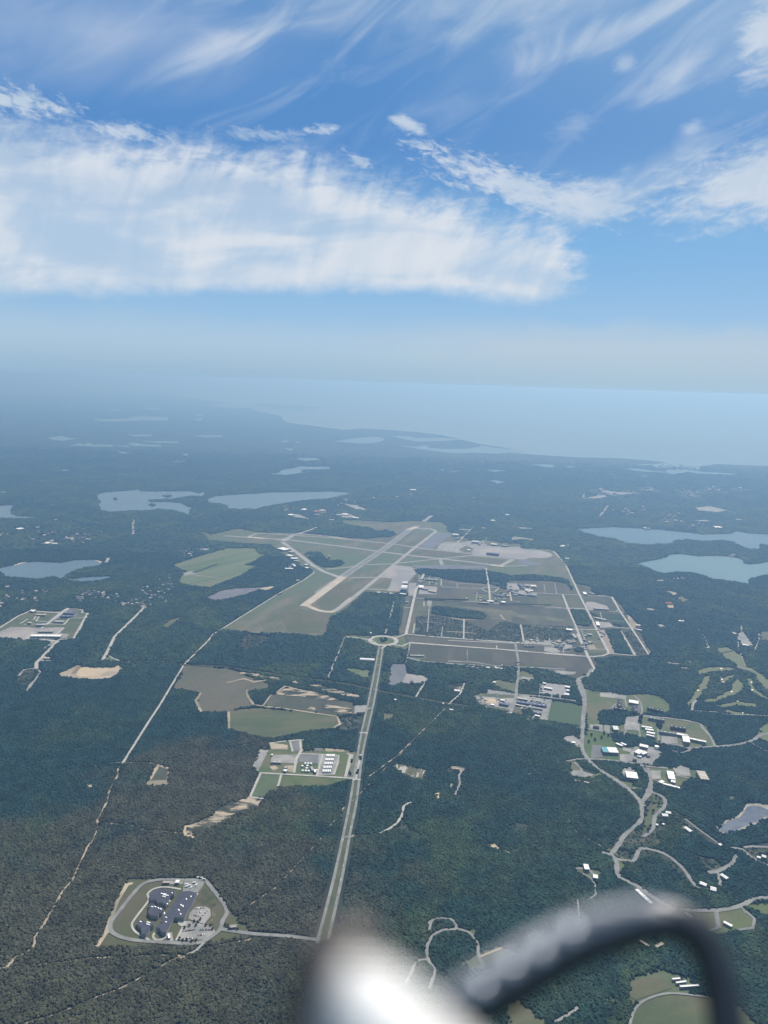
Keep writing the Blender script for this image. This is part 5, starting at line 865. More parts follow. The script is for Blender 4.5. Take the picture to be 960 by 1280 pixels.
 ('gravel_works', o_, (165, 345), (215, 350), 60, 10, 'white', 'white roof at the left end of the sandy works under the long pond', 0), ('gravel_works', o_, (300, 292), (342, 296), 70, 11, 'white', 'white roof alone between the long pond and the sandy works', 0), ('gravel_works', o_, (420, 318), (470, 310), 50, 10, 'red', 'red roof in the hamlet right of the sandy works', 0), ('gravel_works', o_, (480, 300), (520, 310), 50, 10, 'cream', 'cream roof beside the red roof in the hamlet', 0), ('gravel_works', o_, (700, 340), (760, 345), 60, 10, 'white', 'white roof of the works above the pale gravel field', 0), ('gravel_works', o_, (800, 372), (865, 380), 40, 9, 'white', 'thin white roof at the right of the works above the gravel field', 0), ('gravel_works', o_, (645, 345), (690, 352), 50, 9, 'pale', 'pale roof at the left of the works above the gravel field', 0), ('gravel_works', o_, (570, 398), (622, 400), 40, 9, 'pale', 'pale roof in the forest left of the gravel field', 0),
]
for r in BL:
    nm, crop, p1, p2, W, h, rf, lab, un = r[:9]; st = r[9] if len(r) > 9 else ('gable' if nm in ('cottage', 'villa', 'farmhouse', 'chapel') else 'flat')
    cat = {'barrack_block': 'barracks', 'long_barrack': 'barracks', 'store': 'shop building', 'water_tower_house': 'tower'}.get(nm, nm.replace('_', ' '))
    building(nm, crop, p1, p2, W, h, rf, lab, cat, un, st, wall={'dark': WALLD, 'blue': WALLG}.get(rf))

# the dark-roofed complex: one building, three joined roof sections with saw-tooth outlines and white roof plant
cx0 = G(*h_((440, 270))[0]).to_2d()
comp = empty('dark_roofed_complex', (cx0.x, cx0.y, 1.9)); tag(comp, 'large complex of joined dark slate-blue roofs inside the ring road', 'complex')
def extr(name, pxs, h, z0, mt, par, org, hb=None):
    P = [G(x, y, h).to_2d()-org for x, y in pxs]; n = len(P)
    a = sum(P[i].x*P[(i+1) % n].y-P[(i+1) % n].x*P[i].y for i in range(n))
    if a < 0: P = P[::-1]
    V = [(p.x, p.y, z0) for p in P]+[(p.x, p.y, hb or h) for p in P]
    F = [list(range(n, 2*n)), list(range(n-1, -1, -1))]+[(i, (i+1) % n, n+(i+1) % n, n+i) for i in range(n)]
    return mesh_obj(name, V, F, mt, par)
WINGS = [((325, 160), (365, 130), (410, 128), (415, 138), (475, 140), (470, 165), (445, 172), (440, 195), (420, 225), (395, 210), (370, 215), (360, 195), (325, 200)),
         ((320, 215), (350, 218), (355, 232), (400, 240), (410, 255), (395, 275), (380, 275), (372, 295), (330, 290), (312, 270), (320, 240)),
         ((250, 320), (290, 322), (295, 332), (340, 335), (345, 350), (325, 358), (318, 380), (300, 405), (272, 398), (270, 360), (248, 345)),
         ((500, 148), (560, 142), (605, 155), (590, 190), (578, 215), (560, 240), (548, 262), (530, 305), (490, 302), (470, 300), (450, 330), (435, 360), (420, 392), (395, 388), (380, 365), (360, 362), (375, 345), (395, 335), (400, 300), (430, 265), (455, 232), (480, 190))]
for i, w_ in enumerate(WINGS):
    hh = 8.0+i*.4
    extr('wall', h_(*w_), hh, -1.5, WALL, comp, cx0); rf = extr('roof', h_(*w_), hh, hh+.01, ROOFS['slate'], comp, cx0, hb=hh+.7)
    xs = [p[0] for p in w_]; ys = [p[1] for p in w_]
UN = [(385, 155, 425, 162, 0), (400, 163, 440, 170, 0), (395, 172, 420, 178, 0), (350, 232, 362, 240, 0), (330, 235, 345, 238, 0), (370, 240, 380, 250, 0), (410, 268, 412, 282, 1), (385, 245, 395, 255, 0), (262, 322, 275, 330, 0), (302, 326, 328, 334, 0), (300, 338, 325, 346, 0), (540, 185, 545, 195, 0), (508, 220, 514, 232, 1), (520, 225, 524, 240, 1), (492, 250, 502, 262, 1), (505, 275, 512, 285, 0), (415, 298, 428, 302, 0), (415, 325, 426, 330, 0), (568, 170, 572, 180, 0), (440, 200, 446, 205, 0), (425, 215, 432, 222, 0), (455, 150, 460, 156, 0)]
for x0, y0, x1, y1, _ in UN:
    A, B = G(*h_((x0, y0))[0], 10).to_2d()-cx0, G(*h_((x1, y1))[0], 10).to_2d()-cx0; c = (A+B)/2; L = max(3, (B-A).length*.8); ang = math.atan2((B-A).y, (B-A).x)
    u = mesh_obj('roof_unit', *box_vf(-L/2, L/2, -1.3, 1.3, 0, 2.2), UNIT, comp); u.location = (c.x, c.y, 8.5); u.rotation_euler = (0, 0, ang)

# ------------------------------------------------------------------ white tanks of the works compound
def tank(name, r, h, mt, square=False):
    n = 4 if square else 18; k = math.pi/4 if square else 0; V, F = [], []
    prof = [(r, 0), (r, h), (r*.97, h+.25), (r*.5, h+.6), (.01, h+.8)]
    for (q, z) in prof: V += [(q*math.cos(2*math.pi*i/n+k), q*math.sin(2*math.pi*i/n+k), z) for i in range(n)]
    for j in range(len(prof)-1): F += [(j*n+i, j*n+(i+1) % n, (j+1)*n+(i+1) % n, (j+1)*n+i) for i in range(n)]
    F += [list(range(n))[::-1], list(range(len(V)-n, len(V)))]
    e = empty(name, (0, 0, 0)); mesh_obj('shell', V, F, mt, e)
    mesh_obj('base_slab', *box_vf(-r*1.1, r*1.1, -r*1.1, r*1.1, -.6, -.02), WALLG, e); return e
def place_copy(proto, loc, rz, label, group, first, cat):
    if first: e = proto; ch = None
    else:
        e = proto.copy(); COL.objects.link(e)
        for c in list(proto.children):
            d = c.copy(); COL.objects.link(d); d.parent = e
    e.location = loc; e.rotation_euler = (0, 0, rz); tag(e, label, cat, group); return e
tk = tank('storage_tank', 3.6, 4.5, ROOFS['white'], True); first = True
for row, y in enumerate((276, 305, 334, 363, 391)):
    for i in range(5):
        p = G(*S_((652-row*7+i*13, y))[0]); rw = ['top row', 'second row from the top', 'middle row', 'second row from the bottom', 'bottom row'][row]
        place_copy(tk, (p.x, p.y, 2.2), .05, f'long white tank in the {rw} of the white tank block', f'long white tanks in the {rw}', first, 'tank').scale = (.95, 3.4, 1); first = False
rt = tank('round_tank', 4.4, 5, ROOFS['white']); first = True
for q, lb in [((490, 336), 'top left'), ((512, 336), 'top middle'), ((533, 337), 'top right'), ((468, 355), 'upper left edge'), ((505, 354), 'centre'), ((500, 372), 'second line from the bottom'), ((470, 390), 'bottom left'), ((494, 391), 'bottom middle'), ((515, 393), 'bottom right'), ((572, 388), 'far right')]:
    p = G(*S_(q)[0]); place_copy(rt, (p.x, p.y, 2.2), 0, f'round white tank at the {lb} of the loose tank cluster', 'round white tanks of the works compound', first, 'tank'); first = False
p = G(*S_((240, 271))[0]); place_copy(rt, (p.x, p.y, 2.2), 0, 'round white tank alone at the left end of the concrete yard', 'round white tanks of the works compound', False, 'tank')
p = G(*f_((724, 516))[0]); dm = place_copy(rt, (p.x, p.y, 2.2), 0, 'round white tank with a low domed top right of the cluttered works yard', 'round white tanks', False, 'tank'); dm.scale = (2.0, 2.0, 1.8)

# ------------------------------------------------------------------ villages: small houses
def house_mesh(k):
    rr = random.Random(k); L, W, h = rr.uniform(11, 17), rr.uniform(8, 11), rr.uniform(4, 6)
    V, F = mb([box_vf(-L/2, L/2, -W/2, W/2, -2, h), gable(L, W, h+.01, h+W*.3), box_vf(L*.2, L*.2+1, -.6, .6, h+1, h+W*.3+1.2)]); fm = [0]*6+[1]*5+[0]*6
    me = bpy.data.meshes.new('house'); me.from_pydata(V, [], F)
    for mm in (WALL, ROOFS[('pale', 'grey', 'cream', 'grey')[k % 4]]): me.materials.append(mm)
    me.polygons.foreach_set('material_index', fm); return me
HM = [house_mesh(k) for k in range(8)]
def village(crop, box, n, label, group, s=1.0, seed=1, name='house'):
    rr = random.Random(seed); x0, y0, x1, y1 = box; cs = [(rr.uniform(x0, x1), rr.uniform(y0, y1)) for _ in range(max(3, n//5))]
    for i in range(n):
        c = rr.choice(cs); x = min(x1, max(x0, rr.gauss(c[0], (x1-x0)*.09))); y = min(y1, max(y0, rr.gauss(c[1], (y1-y0)*.12)))
        p = G(*crop((x, y))[0]); o = bpy.data.objects.new(name, rr.choice(HM)); COL.objects.link(o)
        o.location = (p.x, p.y, 2); o.rotation_euler = (0, 0, rr.uniform(0, 3.1)); k = s*rr.uniform(.8, 1.35); o.scale = (k, k, k*.8); tag(o, label, 'house', group)
        MASK.append(('road', np.array([(p.x-1, p.y), (p.x+1, p.y)]), 14*s*k))
village(i_, (330, 160, 700, 250), 30, 'small pale house in the village above the beach pond', 'village houses above the beach pond', 1.7, 1)
village(i_, (0, 170, 250, 215), 7, 'small pale house at the far left, above the beach pond', 'scattered houses at the far left', 1.7, 2)
village(i_, (0, 590, 560, 715), 20, 'small pale house in the woods below the beach pond', 'houses in the woods below the beach pond', 1.2, 3)
village(i_, (580, 600, 960, 715), 30, 'small pale house in the suburb right of the small pond', 'houses of the suburb below the small pond', 1.25, 4)
village(G_, (560, 150, 760, 230), 16, 'small house in the suburb at the end of the straight forest road', 'suburb houses by the forest road', .95, 5)
village(G_, (700, 70, 900, 210), 50, 'small house in the dense suburb left of the farm field', 'suburb houses left of the farm field', .95, 6)
village(D_, (70, 270, 200, 345), 14, 'small house along the upper left edge of the farm field', 'houses above the farm field', 1.3, 7)
village(C_, (330, 452, 520, 482), 26, 'tiny bright roof in the distant town on the right', 'roofs of the distant town', 3.0, 8)
village(C_, (640, 445, 865, 488), 22, 'tiny pale roof in the second distant town at the right edge', 'roofs of the second distant town', 3.0, 9)
village(C_, (480, 540, 720, 605), 18, 'tiny pale roof in the scattered hamlet above the blue pond', 'roofs of the hamlet above the blue pond', 2.2, 10)
village(C_, (330, 500, 520, 570), 14, 'tiny pale roof in the forest left above the blue pond', 'scattered roofs in the far right forest', 2.0, 11)
village(B_, (80, 500, 430, 570), 16, 'tiny pale roof in the hamlet between the long pond and the airfield', 'roofs between the long pond and the airfield', 2.0, 12)
village(B_, (380, 420, 960, 520), 10, 'tiny pale roof in the wide forest beyond the airfield', 'scattered roofs beyond the airfield', 2.0, 13)
village(A_, (100, 560, 560, 620), 8, 'tiny pale roof in the forest under the three-bay pond', 'scattered roofs under the three-bay pond', 1.8, 14)
village(b_, (205, 230, 430, 335), 18, 'small low roof among the offices at the top of the base grid', 'small roofs among the offices', 1.3, 21, 'hut')
village(b_, (350, 662, 700, 712), 22, 'small low roof in the pale yard near the lower right of the base grid', 'small roofs in the pale yard', 1.2, 22, 'hut')
village(c_, (0, 430, 210, 515), 14, 'small low roof beside the lower streets of the base grid', 'small roofs by the lower streets', 1.2, 23, 'hut')
village(a_, (240, 175, 430, 250), 14, 'small low roof in the greenery below the dark ramp', 'small roofs below the dark ramp', 1.3, 24, 'hut')
village(a_, (630, 300, 900, 378), 16, 'small low roof in the greenery around the central avenue', 'small roofs around the central avenue', 1.3, 25, 'hut')
village(c_, (285, 350, 465, 495), 16, 'small low roof in the block between the two straight streets', 'small roofs between the two straight streets', 1.1, 26, 'hut')
village(e_, (130, 172, 540, 214), 16, 'small low roof along the forest-edge lane', 'small roofs along the forest-edge lane', .8, 27, 'hut')
village(e_, (220, 425, 490, 520), 26, 'small crate-like roof in the storage yard left of the yard road', 'small roofs left of the yard road', .6, 28, 'hut')
village(e_, (520, 425, 750, 600), 34, 'small crate-like roof in the storage yard right of the yard road', 'small roofs right of the yard road', .6, 29, 'hut')
village(n_, (260, 480, 460, 600), 14, 'small pale shed around the slanting hangar row', 'small sheds around the slanting hangar row', 1.1, 30, 'hut')
village(d_, (60, 200, 560, 262), 18, 'small pale roof along the upper edge of the large apron', 'small roofs above the large apron', 1.3, 31, 'hut')
village(H_, (400, 335, 540, 355), 5, 'tiny pale roof by the near shore of the turquoise pond', 'roofs by the turquoise pond', 1.3, 15)
village(H_, (740, 205, 840, 235), 7, 'tiny white roof on the wooded neck between the two right ponds', 'roofs on the neck between the ponds', 1.5, 16)

# ------------------------------------------------------------------ parked cars and lorries
CARP = [mat('car_paint', c, rough=.35, spec=.5) if i == 0 else mat('car_paint_%d' % i, c, rough=.35, spec=.5) for i, c in enumerate([(.8, .8, .8), (.35, .36, .38), (.03, .03, .035), (.3, .03, .03), (.05, .08, .2)])]
GLS = MATS['window_glass']
def car_mesh(k):
    L, W = 4.6, 1.85
    V = [(x, s*W/2, z) for (x, z) in ((-2.3, .35), (-2.3, .85), (-1.9, .95), (-1.5, 1.45), (.4, 1.48), (1.1, .98), (2.1, .85), (2.3, .6), (2.3, .35)) for s in (-1, 1)]
    n = 9; F = [(2*i, 2*i+1, 2*((i+1) % n)+1, 2*((i+1) % n)) for i in range(n)]+[[2*i for i in range(n)], [2*i+1 for i in range(n-1, -1, -1)]]; fm = [0]*len(F); fm[2] = 1; fm[4] = 1
    for wx in (-1.4, 1.4):
        for s in (-1, 1):
            b = len(V); m8 = 8
            V += [(wx+.33*math.cos(i*math.pi/4), s*(W/2-.1)+d, .33+.33*math.sin(i*math.pi/4)) for d in (-.12, .13) for i in range(m8)]
            F += [(b+i, b+(i+1) % m8, b+m8+(i+1) % m8, b+m8+i) for i in range(m8)]+[[b+i for i in range(m8)], [b+m8+i for i in range(m8-1, -1, -1)]]; fm += [2]*10
    me = bpy.data.meshes.new('parked_car'); me.from_pydata(V, [], F)
    for mm in (CARP[k], GLS, mat('tyre_rubber', (.02, .02, .02))): me.materials.append(mm)
    me.polygons.foreach_set('material_index', fm); return me
CM = [car_mesh(k) for k in range(5)]
def cars(crop, rows, label, group, seed):
    rr = random.Random(seed)
    for (a, b, n) in rows:
        A, B = G(*crop(a)[0]), G(*crop(b)[0]); d = math.atan2((B-A).y, (B-A).x)
        for i in range(n):
            if rr.random() < .25: continue
            p = A.lerp(B, (i+.5)/n); o = bpy.data.objects.new('parked_car', CM[rr.choice((0, 0, 1, 1, 2, 3, 4))]); COL.objects.link(o)
            o.location = (p.x, p.y, 2.3); o.rotation_euler = (0, 0, d+(0 if crop is FULL else math.pi/2)+rr.uniform(-.05, .05)); tag(o, label, 'car', group)
cars(h_, [((590, 250), (650, 242), 12), ((580, 285), (630, 300), 9), ((640, 290), (668, 262), 8), ((590, 268), (645, 270), 9)], 'small car in the upper car park beside the dark-roofed complex', 'cars in the upper car park of the complex', 1)
cars(h_, [((520, 385), (600, 372), 12), ((520, 420), (590, 430), 10), ((620, 375), (690, 375), 12), ((610, 410), (660, 400), 8)], 'small car in the lower car park beside the dark-roofed complex', 'cars in the lower car park of the complex', 2)
cars(f_, [((500, 290), (585, 290), 8), ((498, 330), (590, 335), 8)], 'small car in the square car park of the campus', 'cars in the square campus car park', 3)
cars(FULL, [((476, 812), (448, 945), 9), ((446, 960), (432, 1040), 6), ((430, 1045), (412, 1130), 6), ((480, 812), (459, 915), 7), ((445, 1000), (420, 1130), 8)], 'small vehicle driving on the long dual carriageway', 'vehicles on the dual carriageway', 9)
cars(FULL, [((728, 880), (724, 935), 5), ((800, 1000), (804, 1016), 2)], 'small vehicle driving on the curving campus road', 'vehicles on the campus road', 10)
def lorry(crop, q, ang, label):
    p = G(*crop(q)[0]); e = empty('parked_lorry', (p.x, p.y, 2.3), ang); tag(e, label, 'lorry', 'lorries in the service yard above the dark roofs')
    mesh_obj('cargo_box', *box_vf(-5, 2.5, -1.3, 1.3, .9, 3.8), ROOFS['white'], e); mesh_obj('cab', *box_vf(2.7, 4.6, -1.2, 1.2, .6, 2.9), CARP[0], e)
    for x in (-3.5, 3.6):
        for s in (-1, 1): mesh_obj('wheel', *box_vf(x-.5, x+.5, *sorted((s*1.0, s*1.28)), 0, .9), MATS['tyre_rubber'], e)
for q, a, l in [((545, 105), .4, 'white lorry at the left of the service yard above the dark roofs'), ((545, 118), .4, 'white lorry one place below the leftmost in the service yard'), ((560, 112), .5, 'white lorry in the middle of the service yard above the dark roofs'), ((572, 122), 1.2, 'white lorry standing crosswise in the middle of the service yard'), ((590, 95), .3, 'white lorry nearest the top of the service yard'), ((602, 108), 1.4, 'white lorry at the right of the service yard above the dark roofs'),
                ((615, 64), .2, 'white lorry on the ring road corner, left of three'), ((632, 66), .2, 'white lorry on the ring road corner, middle of three'), ((648, 74), .2, 'white lorry on the ring road corner, right of three')]: lorry(h_, q, a, l)

# ------------------------------------------------------------------ single trees on lawns
BARK = mat('bark', (.07, .05, .035)); 
def tree_proto(k, r, h):
    e = empty('tree', (0, 0, 0)); V, F = [], []; n = 7
    for j, (z, q) in enumerate(((-.5, .5), (h*.3, .35), (h*.7, .15))): V += [(q*math.cos(i*6.283/n), q*math.sin(i*6.283/n), z) for i in range(n)]
    for j in range(2): F += [(j*n+i, j*n+(i+1) % n, (j+1)*n+(i+1) % n, (j+1)*n+i) for i in range(n)]
    mesh_obj('trunk', V, F, BARK, e)
    bm = bmesh.new(); rr = random.Random(k)
    for q in range(7):
        t = bmesh.ops.create_icosphere(bm, subdivisions=1, radius=r*rr.uniform(.45, .7)); off = Vector((rr.uniform(-.55, .55)*r, rr.uniform(-.55, .55)*r, h*.62+rr.uniform(-.5, .5)*r))
        for v in t['verts']: v.co = v.co*rr.uniform(.8, 1.2)+off
    me = bpy.data.meshes.new('crown'); bm.to_mesh(me); bm.free(); me.materials.append(LEAF); o = bpy.data.objects.new('crown', me); COL.objects.link(o); o.parent = e; return e
def put_trees(crop, pts, label, group, r=5, h=11, k=1):
    pr = tree_proto(k, r, h); f = True
    for q in pts:
        p = G(*crop(q)[0]); place_copy(pr, (p.x, p.y, .8), random.uniform(0, 6), label, group, f, 'tree'); f = False
put_trees(f_, [(262, 455), (310, 440), (362, 425), (235, 420), (330, 408), (215, 470)], 'single round tree standing on the broad lawn of the campus', 'single trees on the campus lawn', 6, 12, 1)
put_trees(f_, [(735, 345), (745, 360), (738, 330), (600, 300), (608, 285), (598, 320), (750, 350)], 'tree between the campus blocks and the car park', 'trees between the campus blocks', 8, 14, 2)
put_trees(N_, [(412, 190), (400, 150), (385, 225), (420, 165), (370, 300), (360, 320), (425, 280)], 'single tree on the grass inside the bend of the park road', 'trees inside the park road bend', 6, 11, 3)
rowp = [(x, 366+(x-310)*.012+rr_) for x, rr_ in [(310+i*12.5, (i % 3)-1) for i in range(22)]]
put_trees(a_, [(x, 362+(x-310)*.02) for x in np.arange(310, 640, 15)], 'dark tree in the left part of the straight street row', 'street trees in the row, left part', 7, 16, 4)
put_trees(b_, [(x, 402+(x-185)*.02) for x in np.arange(150, 530, 13)], 'dark tree in the right part of the straight street row', 'street trees in the row, right part', 4.5, 18, 5)
put_trees(h_, [(500, 430), (520, 440), (545, 436), (575, 445), (600, 440), (612, 330), (590, 325), (625, 315), (660, 350), (690, 350), (700, 372), (775, 345), (790, 352), (800, 370), (850, 372), (532, 365), (560, 352), (600, 350)], 'small dark tree edging the car parks of the dark-roofed complex', 'trees edging the car parks', 3.6, 7, 6)
put_trees(S_, [(838, 310), (822, 400), (828, 412), (880, 405), (905, 300), (885, 385), (902, 285), (835, 320)], 'dark tree on the grass strip between the works compound and the carriageway', 'trees beside the carriageway', 4.5, 9, 7)
put_trees(J_, [(225, 80), (240, 88), (250, 82), (232, 90), (245, 78)], 'dark tree on the roundabout island', 'trees on the roundabout', 8, 12, 8)

# ------------------------------------------------------------------ close foreground: curved black tube and white rod, a hand's breadth from the lens
def near(x, y, d): return Vector((0, 0, CAM_H)) + cF*d + cR*((x-480)/FPX*d) + cU*((640-y)/FPX*d)
def sweep(name, pts, radii, mt, parent, n=20, caps=True):
    P = smooth([Vector(p) for p in pts], 8); Q = smooth([Vector((r, 0, 0)) for r in radii], 8); V, F = [], []
    for i, p in enumerate(P):
        t = (P[min(i+1, len(P)-1)]-P[max(i-1, 0)]).normalized(); a = t.cross(cF).normalized(); b = t.cross(a)
        V += [p+(a*math.cos(j*2*math.pi/n)+b*math.sin(j*2*math.pi/n))*Q[i].x for j in range(n)]
        if i: F += [((i-1)*n+j, (i-1)*n+(j+1) % n, i*n+(j+1) % n, i*n+j) for j in range(n)]
    F += [list(range(n))[::-1], list(range(len(V)-n, len(V)))]
    o0 = parent.location if parent else Vector((0, 0, 0))
    o = mesh_obj(name, [v-o0 for v in V], F, mt, parent)
    for pl in o.data.polygons: pl.use_smooth = True
    return o
BLK = mat('black_rubber', (.018, .018, .02), rough=.42, spec=1.0)
tb = empty('curved_tube', near(760, 1160, .11)); tb.empty_display_size = .01; tag(tb, 'blurred glossy black tube arching across the lower right, close to the lens', 'tube')
path = [(480, 1345, .105), (565, 1275, .108), (645, 1224, .11), (715, 1184, .112), (785, 1156, .113), (840, 1150, .113), (876, 1172, .112), (897, 1220, .11), (908, 1275, .108), (915, 1350, .105)]
sweep('hose', [near(*q) for q in path], [.0031, .0031, .0031, .0031, .0030, .0029, .0028, .0027, .0027, .0028], BLK, tb)
def glint_bead(x, y, d, r):
    bm = bmesh.new(); bmesh.ops.create_uvsphere(bm, u_segments=12, v_segments=8, radius=r); me = bpy.data.meshes.new('glint_bead'); bm.to_mesh(me); bm.free(); me.materials.append(mat('glint_metal', (.9, .9, .9), rough=.35, metallic=1.0))
    for pl in me.polygons: pl.use_smooth = True
    o = bpy.data.objects.new('glint_bead', me); COL.objects.link(o); o.parent = tb; o.location = near(x, y, d)-tb.location
for q in ((714, 1167), (675, 1192), (638, 1211), (602, 1236)): glint_bead(*q, .0735, .00075)  # beads added to catch the sun as blurred glints along the tube
WHT = mat('white_plastic', (.74, .71, .66), rough=.45)
sweep('strip', [near(*q) for q in ((560, 1250, .074), (640, 1200, .075), (710, 1163, .076), (780, 1139, .076), (835, 1138, .076))], [.0009, .0012, .0012, .0010, .0005], mat('grey_sky_sheen', (.50, .50, .51), rough=.8), tb); BRN = mat('brown_rubber', (.13, .105, .09), rough=.6, spec=.4)  # strip added: its grey stands in for sky light on the hose's top
rd = empty('white_rod', near(480, 1250, .04)); rd.empty_display_size = .01; tag(rd, 'blurred white rounded rod with a dark end beside it, bottom centre', 'rod')
sweep('shaft', [near(*q) for q in ((655, 1465, .038), (563, 1390, .038), (500, 1325, .039), (458, 1270, .040), (434, 1236, .0405))], [.0031, .0031, .0030, .0027, .0017], WHT, rd)
sweep('end_grip', [near(*q) for q in ((405, 1430, .052), (410, 1340, .052), (420, 1260, .052), (434, 1200, .052), (446, 1166, .052))], [.0036, .0036, .0034, .0028, .0015], BRN, rd)
# ------------------------------------------------------------------ forest canopy: thousands of crowns standing on the ground outside every clearing
def crown_mesh(k, sub=2, flat=.8):
    bm = bmesh.new(); bmesh.ops.create_icosphere(bm, subdivisions=sub, radius=1.0)
    r = random.Random(k); ph = [r.uniform(0, 6.28) for _ in range(9)]
    for v in bm.verts:
        p = v.co; d = 1+.22*math.sin(3.1*p.x+ph[0])*math.sin(2.9*p.y+ph[1])+.18*math.sin(5.3*p.y+ph[2])*math.sin(4.7*p.z+ph[3])+.14*math.sin(7.7*p.x+ph[4])*math.sin(7.1*p.z+ph[5]) + r.uniform(-.10, .10)
        v.co = Vector((p.x*d, p.y*d, p.z*d*flat + (.25*max(p.z, 0) if k % 3 == 0 else 0)))
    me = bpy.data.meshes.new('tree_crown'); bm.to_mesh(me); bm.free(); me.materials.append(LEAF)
    return me
crown_col = bpy.data.collections.new('tree_crowns')
for k in range(6):
    crown_col.objects.link(bpy.data.objects.new('tree_crown', crown_mesh(k, 2, .62)))
def is_forest(P, shrub=False):
    P0 = P; P1 = P + rng.normal(0, 3.2, P.shape)      # ragged wood edges along fields, clean ones along roads
    keep = np.ones(len(P))
    for it in MASK:
        q = it[1]
        P = P1 if it[0] == 'poly' else P0
        if it[0] == 'poly':
            lo, hi = q.min(0), q.max(0)
            idx = np.where((P[:, 0] > lo[0]) & (P[:, 0] < hi[0]) & (P[:, 1] > lo[1]) & (P[:, 1] < hi[1]))[0]
            if not len(idx): continue
            s = P[idx]; ins = np.zeros(len(idx), bool); n = len(q)
            for i in range(n):
                a, b = q[i], q[(i+1) % n]
                if a[1] == b[1]: continue
                c = (a[1] > s[:, 1]) != (b[1] > s[:, 1])
                ins ^= c & (s[:, 0] < (b[0]-a[0])*(s[:, 1]-a[1])/(b[1]-a[1])+a[0])
            keep[idx[ins]] = it[2]
        else:
            w = max(it[2], 1.0)
            for i in range(len(q)-1):
                a, b = q[i], q[i+1]; lo, hi = np.minimum(a, b)-w, np.maximum(a, b)+w
                idx = np.where((P[:, 0] > lo[0]) & (P[:, 0] < hi[0]) & (P[:, 1] > lo[1]) & (P[:, 1] < hi[1]))[0]
                if not len(idx): continue
                s = P[idx]-a; d = b-a; t = np.clip((s@d)/max(1e-6, d@d), 0, 1)
                keep[idx[((s-t[:, None]*d)**2).sum(1) < w*w]] = 0.0
    return (keep > .9) if not shrub else (keep > .05) & (keep < .9) & (rng.uniform(0, 1, len(P)) < .5)
def scatter(y0, y1, sp, shrub=False):
    out = []
    ys = np.arange(y0, y1, sp)
    for y in ys:
        half = math.hypot(y, CAM_H)*.62+120
        xs = np.arange(-half, half, sp) + rng.uniform(0, sp)
        out.append(np.stack([xs, np.full(len(xs), y)], 1))
    P = np.concatenate(out); P += rng.uniform(-.42, .42, P.shape)*sp
    P = P[rng.uniform(0, 1, len(P)) > .03]
    if y1 > 9000: P = P[rng.uniform(0, 1, len(P)) > np.clip((P[:, 1]-8500)/(y1-8500), 0, 1)]
    return P[is_forest(P, shrub)]
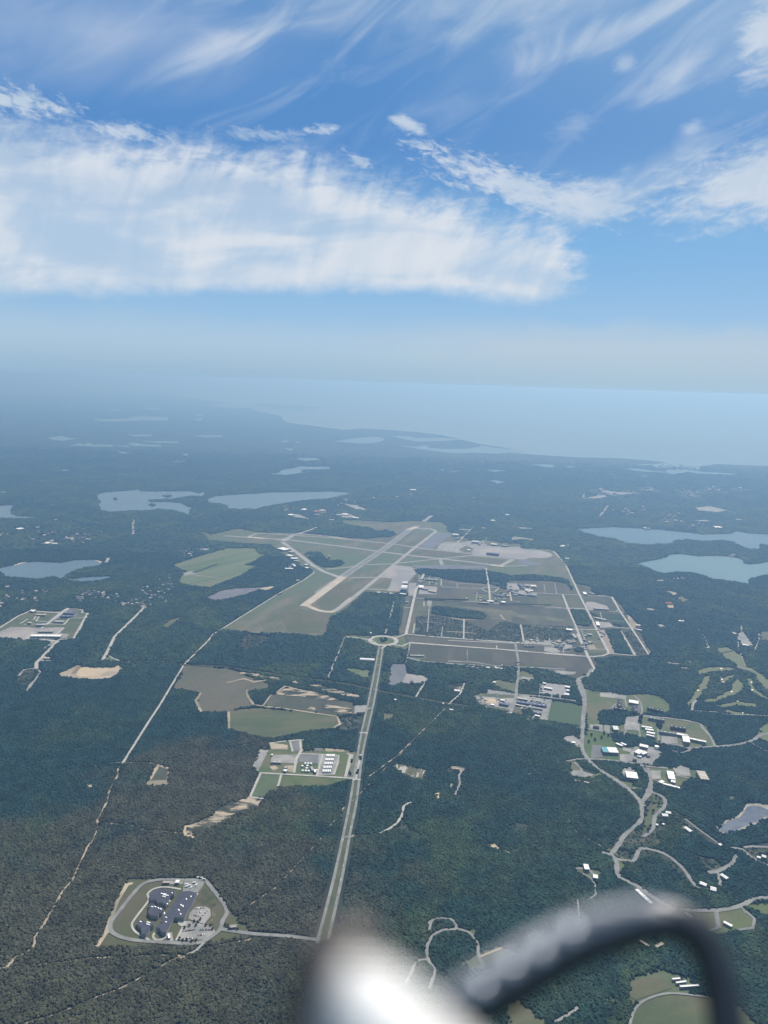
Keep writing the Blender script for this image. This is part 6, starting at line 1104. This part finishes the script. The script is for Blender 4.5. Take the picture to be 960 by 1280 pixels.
def forest(P, r, zf, name='forest'):
    me = bpy.data.meshes.new('forest'); n = len(P)
    sc = rng.uniform(.62, 1.45, n)*r*np.where(rng.uniform(0, 1, n) > .93, 1.3, 1.0)
    co = np.zeros((n, 3)); co[:, :2] = P; co[:, 2] = np.minimum(5, r*zf*.8) + rng.uniform(-.8, .8, n)
    me.vertices.add(n); me.vertices.foreach_set('co', co.ravel())
    at = me.attributes.new('sc', 'FLOAT', 'POINT'); at.data.foreach_set('value', sc.astype(np.float32))
    az = me.attributes.new('rz', 'FLOAT', 'POINT'); az.data.foreach_set('value', rng.uniform(0, 6.28, n).astype(np.float32))
    o = bpy.data.objects.new(name, me); COL.objects.link(o)
    g = bpy.data.node_groups.new('canopy', 'GeometryNodeTree')
    g.interface.new_socket('Geometry', in_out='INPUT', socket_type='NodeSocketGeometry'); g.interface.new_socket('Geometry', in_out='OUTPUT', socket_type='NodeSocketGeometry')
    N = g.nodes; L = g.links
    gi = N.new('NodeGroupInput'); go = N.new('NodeGroupOutput'); ip = N.new('GeometryNodeInstanceOnPoints'); ci = N.new('GeometryNodeCollectionInfo')
    ci.inputs['Collection'].default_value = crown_col; ci.inputs['Separate Children'].default_value = True; ci.inputs['Reset Children'].default_value = True
    m2p = N.new('GeometryNodeMeshToPoints'); L.new(gi.outputs[0], m2p.inputs[0]); L.new(m2p.outputs[0], ip.inputs['Points'])
    L.new(ci.outputs[0], ip.inputs['Instance']); ip.inputs['Pick Instance'].default_value = True
    a1 = N.new('GeometryNodeInputNamedAttribute'); a1.data_type = 'FLOAT'; a1.inputs[0].default_value = 'sc'
    a2 = N.new('GeometryNodeInputNamedAttribute'); a2.data_type = 'FLOAT'; a2.inputs[0].default_value = 'rz'
    cs = N.new('ShaderNodeCombineXYZ'); mm = N.new('ShaderNodeMath'); mm.operation = 'MULTIPLY'; mm.inputs[1].default_value = zf
    L.new(a1.outputs[0], cs.inputs[0]); L.new(a1.outputs[0], cs.inputs[1]); L.new(a1.outputs[0], mm.inputs[0]); L.new(mm.outputs[0], cs.inputs[2]); L.new(cs.outputs[0], ip.inputs['Scale'])
    cr = N.new('ShaderNodeCombineXYZ'); L.new(a2.outputs[0], cr.inputs[2]); L.new(cr.outputs[0], ip.inputs['Rotation'])
    L.new(ip.outputs[0], go.inputs[0])
    md = o.modifiers.new('canopy', 'NODES'); md.node_group = g
    tag(o, kind='stuff'); return n
NT_ = [forest(scatter(1150, 3300, 5.6), 3.9, 1.0), forest(scatter(3300, 5800, 10), 6.6, .75), forest(scatter(5800, 14500, 21), 14, .38)]
NT_.append(forest(scatter(1150, 6000, 9, True), 3.2, .8, 'shrubs'))
print('TREES', NT_)

# ------------------------------------------------------------------ haze
def haze():
    L = 430000; z0, z1 = -7.0, CAM_H+12
    V = [(x, y, z) for z in (z0, z1) for x, y in ((-L, -L), (L, -L), (L, L), (-L, L))]
    Fc = [(0, 3, 2, 1), (4, 5, 6, 7), (0, 1, 5, 4), (1, 2, 6, 5), (2, 3, 7, 6), (3, 0, 4, 7)]
    mm = bpy.data.materials.new('haze_air'); mm.use_nodes = True; t = NT(mm.node_tree); t.n.clear()
    out = t.new('ShaderNodeOutputMaterial'); v = t.new('ShaderNodeVolumePrincipled'); t.l.new(v.outputs[0], out.inputs['Volume'])
    v.inputs['Density'].default_value = HAZE_D; v.inputs['Color'].default_value = (*HAZE_C, 1)
    v.inputs['Absorption Color'].default_value = (*HAZE_A, 1); v.inputs['Anisotropy'].default_value = HAZE_G
    tag(mesh_obj('haze', V, Fc, mm), kind='stuff')
haze()
